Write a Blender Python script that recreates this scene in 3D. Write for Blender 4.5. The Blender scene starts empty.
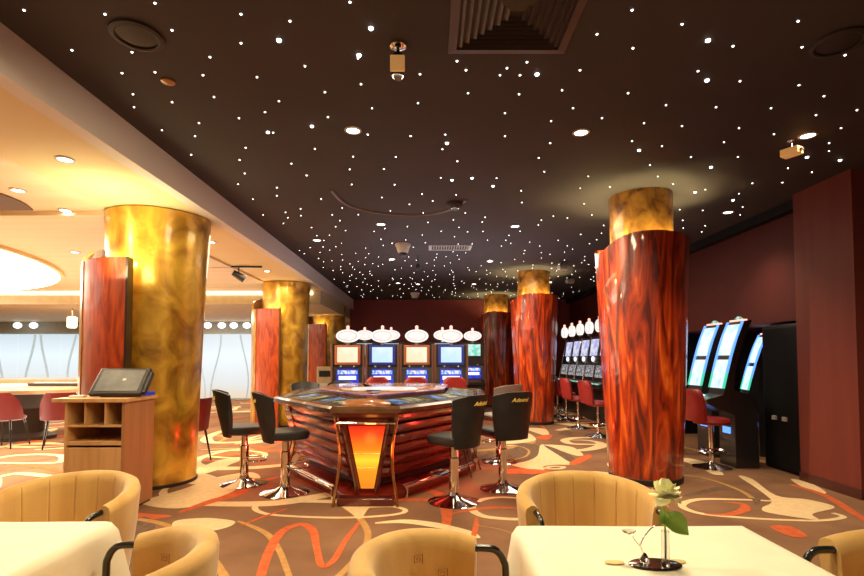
import bpy, math, random
from mathutils import Vector, Matrix
random.seed(7)
PI = math.pi
sc = bpy.context.scene
COL = sc.collection

# ------------------------------------------------------------------ camera
F = 500.0
TILT = math.radians(2.3)
CAMZ = 1.36
HORIZON, VPX = 360.0, 430.0
cam_d = bpy.data.cameras.new('camera')
cam_d.sensor_width = 36.0
cam_d.lens = 36.0 * F / 864.0
SHY = (HORIZON - 288.0 - F * math.tan(TILT)) / 864.0
cam_d.shift_x = (432.0 - VPX) / 864.0
cam_d.shift_y = SHY
cam_d.clip_start = 0.02
cam = bpy.data.objects.new('camera', cam_d)
COL.objects.link(cam)
cam.location = (0, 0, CAMZ)
cam.rotation_euler = (PI / 2 + TILT, 0, 0)
sc.camera = cam


def ray(u, v):
    a = (u - VPX) / F
    b = (288.0 - v) / F + SHY * 864.0 / F
    ct, st = math.cos(TILT), math.sin(TILT)
    return Vector((a, ct - b * st, st + b * ct))


def onz(u, v, z):
    d = ray(u, v)
    t = (z - CAMZ) / d.z
    return Vector((d.x * t, d.y * t, z))


def ony(u, v, y):
    d = ray(u, v)
    t = y / d.y
    return Vector((d.x * t, y, CAMZ + d.z * t))


# ------------------------------------------------------------------ materials
def nt(name):
    m = bpy.data.materials.new(name)
    m.use_nodes = True
    t = m.node_tree
    return m, t, t.nodes['Principled BSDF']


def mat(name, c, rough=.5, metal=0., c2=None, scale=(8, 8, 8), detail=4., dist=0., lo=.35, hi=.65,
        coat=0., bump=0., bscale=60., emit=None, es=0., spec=.5, trans=0., alpha=1., sheen=0., mid=None):
    m, t, b = nt(name)
    L = t.links
    b.inputs['Base Color'].default_value = (*c, 1)
    b.inputs['Roughness'].default_value = rough
    b.inputs['Metallic'].default_value = metal
    b.inputs['Coat Weight'].default_value = coat
    b.inputs['Coat Roughness'].default_value = .05
    b.inputs['Specular IOR Level'].default_value = spec
    b.inputs['Transmission Weight'].default_value = trans
    b.inputs['Sheen Weight'].default_value = sheen
    tc = t.nodes.new('ShaderNodeTexCoord')
    n = t.nodes.new('ShaderNodeTexNoise')
    mp = t.nodes.new('ShaderNodeMapping')
    mp.inputs['Scale'].default_value = scale
    L.new(tc.outputs['Object'], mp.inputs['Vector'])
    L.new(mp.outputs['Vector'], n.inputs['Vector'])
    n.inputs['Scale'].default_value = 1.0
    n.inputs['Detail'].default_value = detail
    n.inputs['Distortion'].default_value = dist
    r = t.nodes.new('ShaderNodeValToRGB')
    if c2 is None:
        c2 = tuple(min(1, x * 1.12) for x in c)
    r.color_ramp.elements[0].position = lo
    r.color_ramp.elements[1].position = hi
    r.color_ramp.elements[0].color = (*c, 1)
    r.color_ramp.elements[1].color = (*c2, 1)
    if mid:
        e = r.color_ramp.elements.new((lo + hi) / 2)
        e.color = (*mid, 1)
    L.new(n.outputs['Fac'], r.inputs['Fac'])
    L.new(r.outputs['Color'], b.inputs['Base Color'])
    if bump:
        n2 = t.nodes.new('ShaderNodeTexNoise')
        n2.inputs['Scale'].default_value = bscale
        n2.inputs['Detail'].default_value = 3
        L.new(tc.outputs['Object'], n2.inputs['Vector'])
        bp = t.nodes.new('ShaderNodeBump')
        bp.inputs['Strength'].default_value = bump
        bp.inputs['Distance'].default_value = .01
        L.new(n2.outputs['Fac'], bp.inputs['Height'])
        L.new(bp.outputs['Normal'], b.inputs['Normal'])
    if emit:
        b.inputs['Emission Color'].default_value = (*emit, 1)
        b.inputs['Emission Strength'].default_value = es
    return m


def glow(name, c, s, c2=None, scale=(6, 6, 6), lo=.4, hi=.6, sample=True, detail=2.):
    m, t, b = nt(name)
    L = t.links
    b.inputs['Base Color'].default_value = (.02, .02, .02, 1)
    b.inputs['Roughness'].default_value = .25
    b.inputs['Emission Color'].default_value = (*c, 1)
    b.inputs['Emission Strength'].default_value = s
    if c2:
        tc = t.nodes.new('ShaderNodeTexCoord')
        mp = t.nodes.new('ShaderNodeMapping')
        mp.inputs['Scale'].default_value = scale
        n = t.nodes.new('ShaderNodeTexNoise')
        n.inputs['Scale'].default_value = 1.
        n.inputs['Detail'].default_value = detail
        r = t.nodes.new('ShaderNodeValToRGB')
        r.color_ramp.elements[0].position = lo
        r.color_ramp.elements[1].position = hi
        r.color_ramp.elements[0].color = (*c, 1)
        r.color_ramp.elements[1].color = (*c2, 1)
        L.new(tc.outputs['Object'], mp.inputs['Vector'])
        L.new(mp.outputs['Vector'], n.inputs['Vector'])
        L.new(n.outputs['Fac'], r.inputs['Fac'])
        L.new(r.outputs['Color'], b.inputs['Emission Color'])
    if not sample:
        m.cycles.emission_sampling = 'NONE'
    return m


def zglow(name, stops, z0, z1, s):
    """glow whose colour runs along local z"""
    m, t, b = nt(name)
    L = t.links
    b.inputs['Base Color'].default_value = (.05, .02, .01, 1)
    b.inputs['Roughness'].default_value = .2
    tc = t.nodes.new('ShaderNodeTexCoord')
    sx = t.nodes.new('ShaderNodeSeparateXYZ')
    mr = t.nodes.new('ShaderNodeMapRange')
    mr.inputs['From Min'].default_value = z0
    mr.inputs['From Max'].default_value = z1
    r = t.nodes.new('ShaderNodeValToRGB')
    r.color_ramp.elements[0].position = stops[0][0]
    r.color_ramp.elements[0].color = (*stops[0][1], 1)
    r.color_ramp.elements[1].position = stops[-1][0]
    r.color_ramp.elements[1].color = (*stops[-1][1], 1)
    for p, c in stops[1:-1]:
        e = r.color_ramp.elements.new(p)
        e.color = (*c, 1)
    L.new(tc.outputs['Object'], sx.inputs[0])
    L.new(sx.outputs['Z'], mr.inputs['Value'])
    L.new(mr.outputs['Result'], r.inputs['Fac'])
    L.new(r.outputs['Color'], b.inputs['Emission Color'])
    b.inputs['Emission Strength'].default_value = s
    return m


M = {}
M['carpet'] = mat('carpet_brown', (.215, .110, .062), .95, c2=(.32, .170, .095), scale=(1.3, 1.3, 1.3), detail=8, bump=.5, bscale=160, spec=.1)
M['carpet_cream'] = mat('carpet_cream', (.78, .56, .31), .95, c2=(.85, .64, .37), scale=(18, 18, 18), bump=.15, bscale=160, spec=.1)
M['carpet_orange'] = mat('carpet_orange', (.58, .11, .04), .95, c2=(.66, .16, .06), scale=(18, 18, 18), bump=.15, bscale=160, spec=.1)
M['carpet_tan'] = mat('carpet_tan', (.46, .24, .08), .95, c2=(.55, .31, .12), scale=(18, 18, 18), bump=.15, bscale=160, spec=.1)
M['carpet_grey'] = mat('carpet_greybrown', (.15, .09, .06), .95, c2=(.21, .13, .085), scale=(18, 18, 18), bump=.15, bscale=160, spec=.1)
M['ceil_dark'] = mat('ceiling_dark_paint', (.058, .047, .049), .75, c2=(.068, .055, .057), scale=(.5, .5, .5), spec=.25)
M['ceil_cream'] = mat('ceiling_cream_paint', (.78, .61, .33), .7, c2=(.84, .67, .38), scale=(.4, .4, .4))
M['fascia'] = mat('fascia_grey_paint', (.74, .66, .62), .6, c2=(.78, .70, .66), scale=(.4, .4, .4))
M['ceil_peach'] = mat('ceiling_peach_panels', (.78, .60, .38), .5, c2=(.85, .68, .46), scale=(.25, 5, 1))
M['brown_recess'] = mat('recess_brown', (.14, .075, .05), .7)
M['wall_red'] = mat('wall_dark_red', (.068, .010, .008), .6, c2=(.085, .013, .010), scale=(.6, .6, .6), spec=.3)
M['wall_maroon'] = mat('wall_maroon', (.22, .042, .045), .6, c2=(.26, .05, .052), scale=(.6, .6, .6), spec=.3)
M['pilaster'] = mat('pilaster_red_wood', (.19, .040, .028), .5, c2=(.22, .05, .034), scale=(8, 8, .4), spec=.3)
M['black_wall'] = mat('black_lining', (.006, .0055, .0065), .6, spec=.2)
M['wall_beige'] = mat('wall_beige', (.58, .47, .28), .7)
M['wall_sage'] = mat('wall_grey_sage', (.36, .36, .30), .7)
M['base'] = mat('baseboard_dark', (.08, .02, .015), .5)
M['red_burl'] = mat('red_burl_lacquer', (.12, .008, .003), .3, c2=(.95, .19, .018), mid=(.52, .05, .006), scale=(6.2, 6.2, .7), detail=9, dist=2.4,
                    lo=.38, hi=.74, coat=1., spec=.6)
M['red_burl_dark'] = mat('dark_panel_edge', (.02, .008, .006), .35, coat=.5)
M['orange_burl'] = mat('orange_burl_lacquer', (.19, .016, .003), .34, c2=(.52, .080, .010), scale=(9, 9, 1.3), detail=7, dist=2.5,
                       lo=.3, hi=.75, coat=.2, spec=.3)
M['gold'] = mat('gold_leaf', (.22, .085, .010), .30, metal=.3, c2=(.88, .55, .07), mid=(.56, .30, .03), scale=(3.5, 3.5, 2.6), detail=6, dist=.7, lo=.3, hi=.68, coat=.3)
M['amber_neck'] = mat('mottled_amber_leaf', (.14, .045, .008), .38, metal=.2, c2=(.62, .30, .05), mid=(.40, .17, .028), scale=(7, 7, 6), detail=6, dist=.5, lo=.32, hi=.66, coat=.3)
M['amber_shell'] = mat('amber_burl', (.30, .13, .02), .3, c2=(.62, .33, .05), scale=(14, 14, 2), detail=5, dist=2, coat=.6)
M['chrome'] = mat('chrome', (.82, .80, .78), .08, metal=1.)
M['black_leather'] = mat('black_leather', (.014, .014, .016), .45, c2=(.022, .022, .024), bump=.15, bscale=120)
M['grey_leather'] = mat('grey_leather', (.30, .28, .27), .45, bump=.15, bscale=120)
M['red_leather'] = mat('red_leather', (.33, .022, .022), .4, c2=(.40, .03, .028), bump=.1, bscale=100)
M['gold_letter'] = mat('gold_lettering', (.85, .55, .12), .35, metal=.2, emit=(.8, .5, .1), es=.25)
M['wine_leather'] = mat('wine_leather', (.115, .008, .010), .4, bump=.1, bscale=100)
M['black_metal'] = mat('black_metal_tube', (.012, .012, .013), .22, coat=.5)
M['black_plastic'] = mat('black_plastic', (.02, .02, .022), .4)
M['cab_black'] = mat('cabinet_black', (.02, .017, .02), .3, coat=.4)
M['cab_brown'] = mat('cabinet_brown_trim', (.16, .06, .035), .35, coat=.4)
M['table_wood'] = mat('table_red_wood', (.10, .008, .005), .24, c2=(.23, .024, .010), scale=(2, 2, 12), detail=6, dist=1, coat=.35)
M['table_dark'] = mat('table_dark_lacquer', (.06, .012, .010), .2, c2=(.12, .022, .016), scale=(2, 2, 9), coat=1.)
M['rail_wood'] = mat('table_brown_rail', (.085, .034, .014), .22, c2=(.14, .06, .024), scale=(5, 5, 5), coat=.5)
M['hub_wood'] = mat('table_pinkish_top', (.36, .17, .12), .25, c2=(.50, .27, .20), scale=(4, 4, 4), coat=.7)
M['bronze'] = mat('bronze_metal', (.50, .28, .10), .22, metal=1., c2=(.62, .36, .14), scale=(6, 6, 6))
M['gold_trim'] = mat('brass_trim', (.80, .56, .20), .25, metal=.9)
M['mahogany'] = mat('mahogany_cover', (.30, .10, .03), .3, c2=(.45, .18, .06), scale=(3, 9, 3), dist=1, coat=.6)
M['oak'] = mat('light_oak', (.58, .31, .11), .45, c2=(.70, .41, .17), scale=(14, 14, .8), detail=5, dist=.5)
M['oak_side'] = mat('brown_oak_side', (.36, .15, .055), .45, c2=(.44, .20, .08), scale=(14, 14, .8), detail=5, dist=.5)
M['oak_in'] = mat('pigeonhole_red_brown', (.30, .09, .04), .6)
M['paper'] = mat('paper_white', (.8, .74, .62), .7)
M['screen_grey'] = mat('screen_grey_glass', (.10, .10, .085), .2, c2=(.20, .20, .17), scale=(5, 5, 5), emit=(.28, .27, .22), es=.35)
M['blue_led'] = glow('blue_led', (.02, .03, .35), .8)
M['cloth'] = mat('cream_tablecloth', (.90, .83, .64), .8, c2=(.93, .87, .68), scale=(9, 9, 9), bump=.06, bscale=240, sheen=.2)
M['chair_fabric'] = mat('tan_chair_fabric', (.56, .31, .085), .85, c2=(.68, .42, .14), scale=(7, 7, 1.6), detail=7, dist=.6, sheen=.4, bump=.12, bscale=200, spec=.2)
M['motif'] = mat('brown_woven_motif', (.36, .16, .06), .85)
M['glass'] = mat('clear_glass', (1, 1, 1), .02, trans=1., spec=.5)
M['dish'] = mat('dark_mirror_dish', (.03, .022, .018), .12, coat=1.)
M['petal'] = mat('pale_yellow_petals', (.96, .93, .52), .6, c2=(.98, .96, .70), scale=(30, 30, 30))
M['petal_core'] = mat('green_yellow_heart', (.55, .62, .12), .6)
M['leaf'] = mat('green_leaf', (.16, .34, .04), .45, c2=(.34, .54, .09), scale=(20, 20, 20), coat=.2)
M['stem'] = mat('stem_green', (.30, .40, .08), .6)
M['leaf_glass'] = mat('amber_glass_leaf', (.75, .62, .25), .15, c2=(.85, .72, .35), coat=.6)
M['white_glow'] = glow('oval_white_glow', (1., .93, .76), 5.)
M['white_glow_soft'] = glow('oval_cream_glow', (1., .86, .58), 1.7)
M['strip_glow'] = glow('warm_strip_glow', (1., .86, .5), 4.)
M['lamp_glow'] = glow('downlight_glow', (1., .93, .8), 14., sample=False)
M['star'] = glow('star_glow', (1., .95, .86), 9., sample=False)
M['sphere_glow'] = glow('globe_glow', (.85, .92, 1.), 3., sample=False)
M['sconce_glow'] = glow('sconce_glow', (1., .85, .5), 3.)
M['trim_white'] = mat('lamp_trim_white', (.5, .46, .42), .4)
M['vent_grey'] = mat('vent_grey', (.45, .43, .42), .5)
M['vent_dark'] = mat('vent_dark', (.075, .05, .046), .6)
M['vent_slat'] = mat('vent_slat_brown', (.085, .058, .052), .5)
M['dark_grille'] = mat('dark_grille', (.03, .022, .02), .6)
M['cam_white'] = mat('camera_dome_white', (.55, .5, .46), .35)
M['spot_tan'] = mat('spotlight_amber_body', (.72, .36, .12), .5, emit=(.8, .4, .12), es=.35)
M['track'] = mat('ceiling_track_line', (.16, .12, .11), .4)
M['felt'] = mat('gaming_table_top', (.62, .40, .24), .5, c2=(.70, .48, .30), scale=(5, 5, 5), coat=.3)
M['felt_edge'] = mat('gaming_table_rail', (.50, .27, .14), .35, coat=.5)
M['dark_base'] = mat('dark_pedestal', (.025, .015, .012), .6)
M['etch'] = mat('etched_grey_line', (.4, .45, .45), .6, emit=(.40, .47, .48), es=.62)
M['window'] = zglow('frosted_window', [(0, (.75, .62, .42)), (.25, (.72, .78, .78)), (.7, (.80, .93, 1.)), (1, (.62, .74, .80))], 0., 2.2, 1.05)  # warm bottom stop paints reflected light into the window colour
M['flame'] = zglow('amber_panel', [(0, (.75, .20, .01)), (.30, (.95, .30, .012)), (.46, (1., .62, .03)), (.62, (1., .22, .008)), (.85, (.85, .05, .006)), (1, (.62, .012, .004))], .12, .74, 1.25)
M['red_led'] = glow('red_strip', (1., .04, .02), 6.)
M['s_cream'] = glow('screen_cream', (1., .66, .34), 1.1, (1., .93, .72), (2.2, 2.2, 2.2), .3, .7)
M['s_ice'] = glow('screen_ice', (.42, .74, 1.), 1.05, (.80, .95, 1.), (2.2, 2.2, 2.2), .3, .7)
M['s_teal'] = glow('screen_teal', (.2, .75, .55), 1., (.7, .95, .92), (9, 9, 9), .4, .6)
M['s_white'] = glow('screen_white_blue', (.35, .66, .85), 1.15, (.88, 1., .98), (6, 6, 6), .25, .6, detail=6)
M['s_lilac'] = glow('screen_lilac', (.45, .45, .9), .9, (.85, .85, 1.), (10, 10, 10), .35, .62, detail=5)
M['s_dim'] = glow('screen_dim_reels', (.1, .1, .14), .8, (.65, .62, .60), (26, 26, 26), .42, .62, detail=5)
M['s_green'] = glow('screen_green', (.05, .5, .3), .8, (.6, .85, .8), (22, 22, 22), .42, .6)
M['s_blue'] = glow('screen_royal_blue', (.005, .015, .50), .9, (.012, .05, .95), (8, 8, 8))
M['s_cyan'] = glow('screen_cyan_rows', (.12, .42, 1.), 1., (.95, .85, .95), (22, 3, 10), .44, .52)
M['s_strip'] = glow('screen_pale_strip', (.82, .93, 1.), 1.5)
M['sign'] = glow('sign_white', (1., .96, .91), 1.0, (.93, .84, .82), (9, 9, 9), .5, .7)
M['sign_rim'] = glow('sign_pale_rim', (1., .90, .84), 1.15)
M['sign_line'] = glow('sign_outline_mauve', (.86, .64, .60), .85)
M['sign_lamp'] = glow('sign_lamp_pink', (1., .42, .32), 2.0)
M['f_orange'] = mat('frame_copper', (.40, .11, .04), .35, coat=.4, emit=(.5, .12, .03), es=.15)
M['f_blue'] = mat('frame_navy', (.02, .03, .22), .35, coat=.4, emit=(.02, .04, .5), es=.25)
M['edge_blue'] = glow('edge_light_blue', (.10, .30, 1.), 1.8)
M['edge_green'] = glow('edge_light_green', (.05, .7, .45), 1.1)
M['ro_screen'] = glow('station_blue_screen', (.02, .07, .18), .9, (.25, .50, .80), (9, 9, 9), .4, .65, detail=5)
M['ro_green'] = glow('station_layout_screen', (.05, .07, .06), .8, (.55, .56, .22), (12, 12, 12), .42, .62, detail=6)
M['ro_purple'] = glow('hub_purple_edge', (.25, .12, .8), .45)
M['hub_glow'] = glow('hub_white_glow', (.95, .82, .72), .95)
M['cream_kiosk'] = mat('cream_kiosk', (.62, .47, .26), .5)


# ------------------------------------------------------------------ mesh builder
class MB:
    def __init__(s):
        s.v, s.f, s.m = [], [], []
        s.mi = 0

    def add(s, vs, fs):
        o = len(s.v)
        s.v += [tuple(v) for v in vs]
        for f in fs:
            s.f.append([i + o for i in f])
            s.m.append(s.mi)

    def box(s, x0, x1, y0, y1, z0, z1, T=None):
        vs = [Vector(p) for p in ((x0, y0, z0), (x1, y0, z0), (x1, y1, z0), (x0, y1, z0), (x0, y0, z1), (x1, y0, z1), (x1, y1, z1), (x0, y1, z1))]
        if T:
            vs = [T @ v for v in vs]
        s.add(vs, [(0, 3, 2, 1), (4, 5, 6, 7), (0, 1, 5, 4), (1, 2, 6, 5), (2, 3, 7, 6), (3, 0, 4, 7)])
        return s

    def loft(s, rings, closed=True, c0=True, c1=True):
        n = len(rings[0])
        vs = [p for r in rings for p in r]
        fs = []
        for i in range(len(rings) - 1):
            for j in range(n if closed else n - 1):
                k = (j + 1) % n
                fs.append((i * n + j, i * n + k, (i + 1) * n + k, (i + 1) * n + j))
        if c0:
            fs.append(tuple(range(n))[::-1])
        if c1:
            fs.append(tuple((len(rings) - 1) * n + j for j in range(n)))
        s.add(vs, fs)
        return s

    def lathe(s, prof, n=24, c=(0, 0, 0), sx=1., sy=1., c0=True, c1=True, a0=0., a1=2 * PI):
        full = abs(a1 - a0 - 2 * PI) < 1e-6
        k = n if full else n + 1
        rings = [[(c[0] + sx * r * math.cos(a0 + (a1 - a0) * j / n), c[1] + sy * r * math.sin(a0 + (a1 - a0) * j / n), c[2] + z) for j in range(k)] for r, z in prof]
        s.loft(rings, full, c0, c1)
        return s

    def tube(s, pts, r, n=8, cap=True, flat=1.):
        pts = [Vector(p) for p in pts]
        rr = r if isinstance(r, (list, tuple)) else [r] * len(pts)
        rings = []
        up = Vector((0, 0, 1))
        d0 = (pts[1] - pts[0]).normalized()
        a = d0.cross(up if abs(d0.z) < .9 else Vector((1, 0, 0))).normalized()
        for i, p in enumerate(pts):
            d = (pts[min(i + 1, len(pts) - 1)] - pts[max(i - 1, 0)]).normalized()
            a = (a - d * a.dot(d)).normalized()
            b = d.cross(a)
            rings.append([p + (a * math.cos(2 * PI * j / n) + b * flat * math.sin(2 * PI * j / n)) * rr[i] for j in range(n)])
        s.loft(rings, True, cap, cap)
        return s

    def prism(s, poly, z0, z1, T=None):
        r0 = [Vector((x, y, z0)) for x, y in poly]
        r1 = [Vector((x, y, z1)) for x, y in poly]
        if T:
            r0 = [T @ p for p in r0]
            r1 = [T @ p for p in r1]
        s.loft([r0, r1])
        return s

    def sphere(s, c, r, n=12, sz=1., sx=1., sy=1.):
        prof = [(r * math.sin(PI * i / n), -r * sz * math.cos(PI * i / n)) for i in range(n + 1)]
        prof[0] = (r * .02, prof[0][1])
        prof[-1] = (r * .02, prof[-1][1])
        return s.lathe(prof, max(12, n), c, sx, sy)

    def build(s, name, m, parent=None, loc=None, rotz=0., smooth=35., bevel=0.):
        me = bpy.data.meshes.new(name)
        me.from_pydata(s.v, [], s.f)
        ms = m if isinstance(m, (list, tuple)) else [m]
        for x in ms:
            me.materials.append(M[x] if isinstance(x, str) else x)
        if len(ms) > 1:
            me.polygons.foreach_set('material_index', s.m)
        me.update()
        import bmesh
        bm = bmesh.new()
        bm.from_mesh(me)
        if smooth != 'keep':
            bmesh.ops.recalc_face_normals(bm, faces=bm.faces)
        bm.to_mesh(me)
        bm.free()
        if smooth and smooth != 'keep':
            me.polygons.foreach_set('use_smooth', [True] * len(me.polygons))
            me.set_sharp_from_angle(angle=math.radians(smooth))
        o = bpy.data.objects.new(name, me)
        COL.objects.link(o)
        if parent:
            o.parent = parent
        if loc is not None:
            o.location = loc
        o.rotation_euler.z = rotz
        if bevel:
            b = o.modifiers.new('bevel', 'BEVEL')
            b.width = bevel
            b.segments = 2
            b.limit_method = 'ANGLE'
            b.angle_limit = math.radians(40)
        return o


def thing(name, label, cat, loc=(0, 0, 0), rotz=0., group=None):
    o = bpy.data.objects.new(name, None)
    o.empty_display_size = .1
    COL.objects.link(o)
    o.location = loc
    o.rotation_euler.z = rotz
    return tag(o, label, cat, group)


def tag(o, label, cat, group=None, kind=None):
    o['label'] = label
    o['category'] = cat
    if group:
        o['group'] = group
    if kind:
        o['kind'] = kind
    return o


def struct(o):
    o['kind'] = 'structure'
    return o


def dup(root, loc, rotz=0., label=None, group=None, scale=None):
    def cp(o, par):
        c = o.copy()
        COL.objects.link(c)
        c.parent = par
        for k in list(o.children):
            cp(k, c)
        return c
    r = cp(root, None)
    r.location = loc
    r.rotation_euler.z = rotz
    if scale:
        r.scale = (scale,) * 3
    if label:
        r['label'] = label
    if group:
        r['group'] = group
    return r


def light(kind, loc, energy, color=(1, .8, .55), size=.3, target=None, cone=100, blend=1., sy=None):
    d = bpy.data.lights.new(kind.lower() + '_lamp', kind)
    d.energy = energy
    d.color = color
    if kind == 'AREA':
        d.size = size
        if sy:
            d.shape = 'RECTANGLE'
            d.size_y = sy
    else:
        d.shadow_soft_size = size
    if kind == 'SPOT':
        d.spot_size = math.radians(cone)
        d.spot_blend = blend
    o = bpy.data.objects.new(d.name, d)
    COL.objects.link(o)
    o.location = loc
    if target is not None:
        o.rotation_euler = (Vector(target) - Vector(loc)).to_track_quat('-Z', 'Y').to_euler()
    return o


def catmull(pts, k=6, closed=False):
    P = [Vector(p) for p in pts]
    n = len(P)
    out = []
    rng = range(n if closed else n - 1)
    for i in rng:
        if closed:
            a, b, c, d = P[(i - 1) % n], P[i], P[(i + 1) % n], P[(i + 2) % n]
        else:
            a, b, c, d = P[max(i - 1, 0)], P[i], P[i + 1], P[min(i + 2, n - 1)]
        for j in range(k):
            t = j / k
            out.append(.5 * ((2 * b) + (c - a) * t + (2 * a - 5 * b + 4 * c - d) * t * t + (3 * b - a - 3 * c + d) * t ** 3))
    if not closed:
        out.append(P[-1])
    return out


def inset(poly, d):
    """offset a counter-clockwise convex polygon inwards by d"""
    n = len(poly)
    out = []
    for i in range(n):
        p0, p1, p2 = [Vector(poly[(i + k) % n]) for k in (-1, 0, 1)]
        e1 = (p1 - p0).normalized()
        e2 = (p2 - p1).normalized()
        n1 = Vector((-e1.y, e1.x))
        n2 = Vector((-e2.y, e2.x))
        k = 1 + n1.dot(n2)
        out.append(tuple(p1 + (n1 + n2) * (d / k)))
    return out


# ------------------------------------------------------------------ room shell
CZ = 3.27      # dark ceiling
LZ = 2.98     # cream ceiling
FX = -2.43    # fascia
XR = 4.42     # right wall
YB = 15.8     # back wall
NEAR = -1.5

# floor with the woven swirls (pattern stays in the floor's mesh)
fl = MB()
fl.box(-16, 6.2, NEAR - 1.5, 17.4, -.1, 0)
zk = [0.0004]


def ribbon(pts, w, mi, closed=False):
    P = catmull([Vector((p[0], p[1], 0)) for p in pts], 7, closed)
    n = len(P)
    zk[0] += .000012
    L, R = [], []
    for i, p in enumerate(P):
        if closed:
            d = P[(i + 1) % n] - P[i - 1]
        else:
            d = P[min(i + 1, n - 1)] - P[max(i - 1, 0)]
        d.normalize()
        nn = Vector((-d.y, d.x, 0))
        if isinstance(w, (list, tuple)):
            t = i / (n - 1) * (len(w) - 1)
            k = min(int(t), len(w) - 2)
            ww = w[k] + (w[k + 1] - w[k]) * (t - k)
        else:
            ww = w
        L.append((p.x + nn.x * ww / 2, p.y + nn.y * ww / 2, zk[0]))
        R.append((p.x - nn.x * ww / 2, p.y - nn.y * ww / 2, zk[0]))
    fs = []
    for i in range(n if closed else n - 1):
        k = (i + 1) % n
        fs.append((n + i, n + k, k, i))
    fl.mi = mi
    fl.add(L + R, fs)


def blob(pts, mi, smooth=True):
    P = catmull([Vector((p[0], p[1], 0)) for p in pts], 5, True)
    zk[0] += .000012
    area = sum(P[i].x * P[(i + 1) % len(P)].y - P[(i + 1) % len(P)].x * P[i].y for i in range(len(P)))
    if area < 0:
        P = P[::-1]
    fl.mi = mi
    fl.add([(p.x, p.y, zk[0]) for p in P], [tuple(range(len(P)))])


def g(l, x0, y0, s):
    """points read off an enlarged view -> floor"""
    return [tuple(onz(x0 + a / s, y0 + b / s, 0)[:2]) for a, b in l]


CREAM, ORANGE, TAN, GREY = 1, 2, 3, 4
rnd = random.Random(21)
# background swirls first (lowest)
for k in range(190):
    x, y = rnd.uniform(-13, 5), rnd.uniform(2.2, 17)
    if -2.2 < x < 1.2 and y < 5.2:
        continue
    if x > -.2 and y < 7.2:
        continue
    a = rnd.uniform(0, 2 * PI)
    s = rnd.uniform(.5, 1.1)
    kind = rnd.random()
    if kind < .45:
        b = rnd.uniform(.4, .8)
        t0 = rnd.uniform(0, 2 * PI)
        pts = []
        for i in range(9):
            t = t0 + i / 8 * rnd.uniform(4.0, 4.4)
            px, py = s * math.cos(t), s * b * math.sin(t)
            pts.append((x + px * math.cos(a) - py * math.sin(a), y + px * math.sin(a) + py * math.cos(a)))
        ribbon(pts, [.03, .14, .20, .12, .03], rnd.choice([CREAM, CREAM, CREAM, TAN, ORANGE, GREY]))
    elif kind < .75:
        pts = []
        for i in range(6):
            px, py = (i - 2.5) * s * .6, .35 * s * math.sin(i * 1.3 + a)
            pts.append((x + px * math.cos(a) - py * math.sin(a), y + px * math.sin(a) + py * math.cos(a)))
        ribbon(pts, [.04, .13, .09, .15, .04], rnd.choice([CREAM, CREAM, ORANGE, TAN, GREY]))
    else:
        pts = []
        for px, py in ((-1, 0), (-.4, .28), (.3, .20), (1, .35), (.5, -.1), (.1, -.35), (-.5, -.2)):
            px, py = px * s * .7, py * s * .7
            pts.append((x + px * math.cos(a) - py * math.sin(a), y + px * math.sin(a) + py * math.cos(a)))
        blob(pts, rnd.choice([CREAM, CREAM, CREAM, ORANGE, GREY]))
# swirls between the tables
S2 = 2.4
ribbon(g([(60, 330), (0, 250), (-80, 205), (-150, 190)], 200, 440, S2), .06, TAN)
ribbon(g([(90, 195), (135, 212), (165, 230), (190, 265), (215, 330)], 200, 440, S2), [.03, .05, .055, .045, .04], TAN)
ribbon(g([(145, 330), (165, 270), (195, 222), (240, 203), (270, 217), (280, 260), (292, 302), (320, 290), (350, 240), (385, 195)], 200, 440, S2),
       [.06, .07, .075, .08, .07, .05, .05, .05, .045, .03], ORANGE)
ribbon(g([(345, 160), (380, 185), (402, 220), (396, 255), (360, 300), (330, 330)], 200, 440, S2), [.06, .06, .05, .045, .05], TAN)
ribbon(g([(420, 152), (330, 148), (230, 148), (150, 152), (132, 165), (160, 178), (230, 184), (330, 187), (420, 184), (480, 177), (492, 168), (460, 160), (400, 162)], 200, 440, S2),
       [.08, .12, .07, .06, .055, .05, .05, .05, .05, .05, .05, .04], CREAM)
blob(g([(335, 150), (400, 148), (430, 155), (405, 165), (385, 190), (365, 178)], 200, 440, S2), CREAM)
ribbon(g([(370, 152), (440, 146), (540, 144), (600, 150)], 200, 440, S2), [.02, .08, .10, .03], ORANGE)
blob(g([(0, 188), (50, 190), (85, 197), (60, 212), (0, 222), (-60, 215), (-60, 195)], 200, 440, S2), CREAM)
ribbon(g([(100, 205), (160, 182), (210, 165)], 200, 440, S2), [.02, .04, .02], ORANGE)
blob(g([(-140, 150), (-40, 118), (40, 90), (120, 78), (145, 92), (110, 120), (60, 132), (30, 150), (-60, 165)], 200, 440, S2), CREAM)
ribbon(g([(-50, 175), (20, 150), (80, 132), (130, 105), (190, 88)], 200, 440, S2), [.04, .12, .16, .14, .05], ORANGE)
ribbon(g([(-40, 95), (20, 70), (70, 50), (120, 42)], 200, 440, S2), [.06, .3, .3, .06], CREAM)
ribbon(g([(800, 143), (720, 138), (670, 146), (652, 165), (680, 183), (740, 190), (800, 191)], 200, 440, S2), [.04, .06, .08, .08, .07, .06], CREAM)
ribbon(g([(420, 200), (490, 196), (560, 204), (640, 222), (670, 236)], 200, 440, S2), [.03, .1, .12, .09, .03], CREAM)
ribbon(g([(655, 235), (662, 210), (664, 186)], 200, 440, S2), [.04, .05, .02], ORANGE)
ribbon(g([(660, 205), (720, 215), (790, 240)], 200, 440, S2), [.012, .014, .012], TAN)
ribbon(g([(590, 180), (640, 170), (700, 163), (780, 165)], 200, 440, S2), [.02, .05, .06, .03], ORANGE)
S3 = 5.4
blob(g([(180, 300), (260, 250), (330, 265), (320, 310), (250, 325)], 470, 400, S3), GREY)
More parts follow.
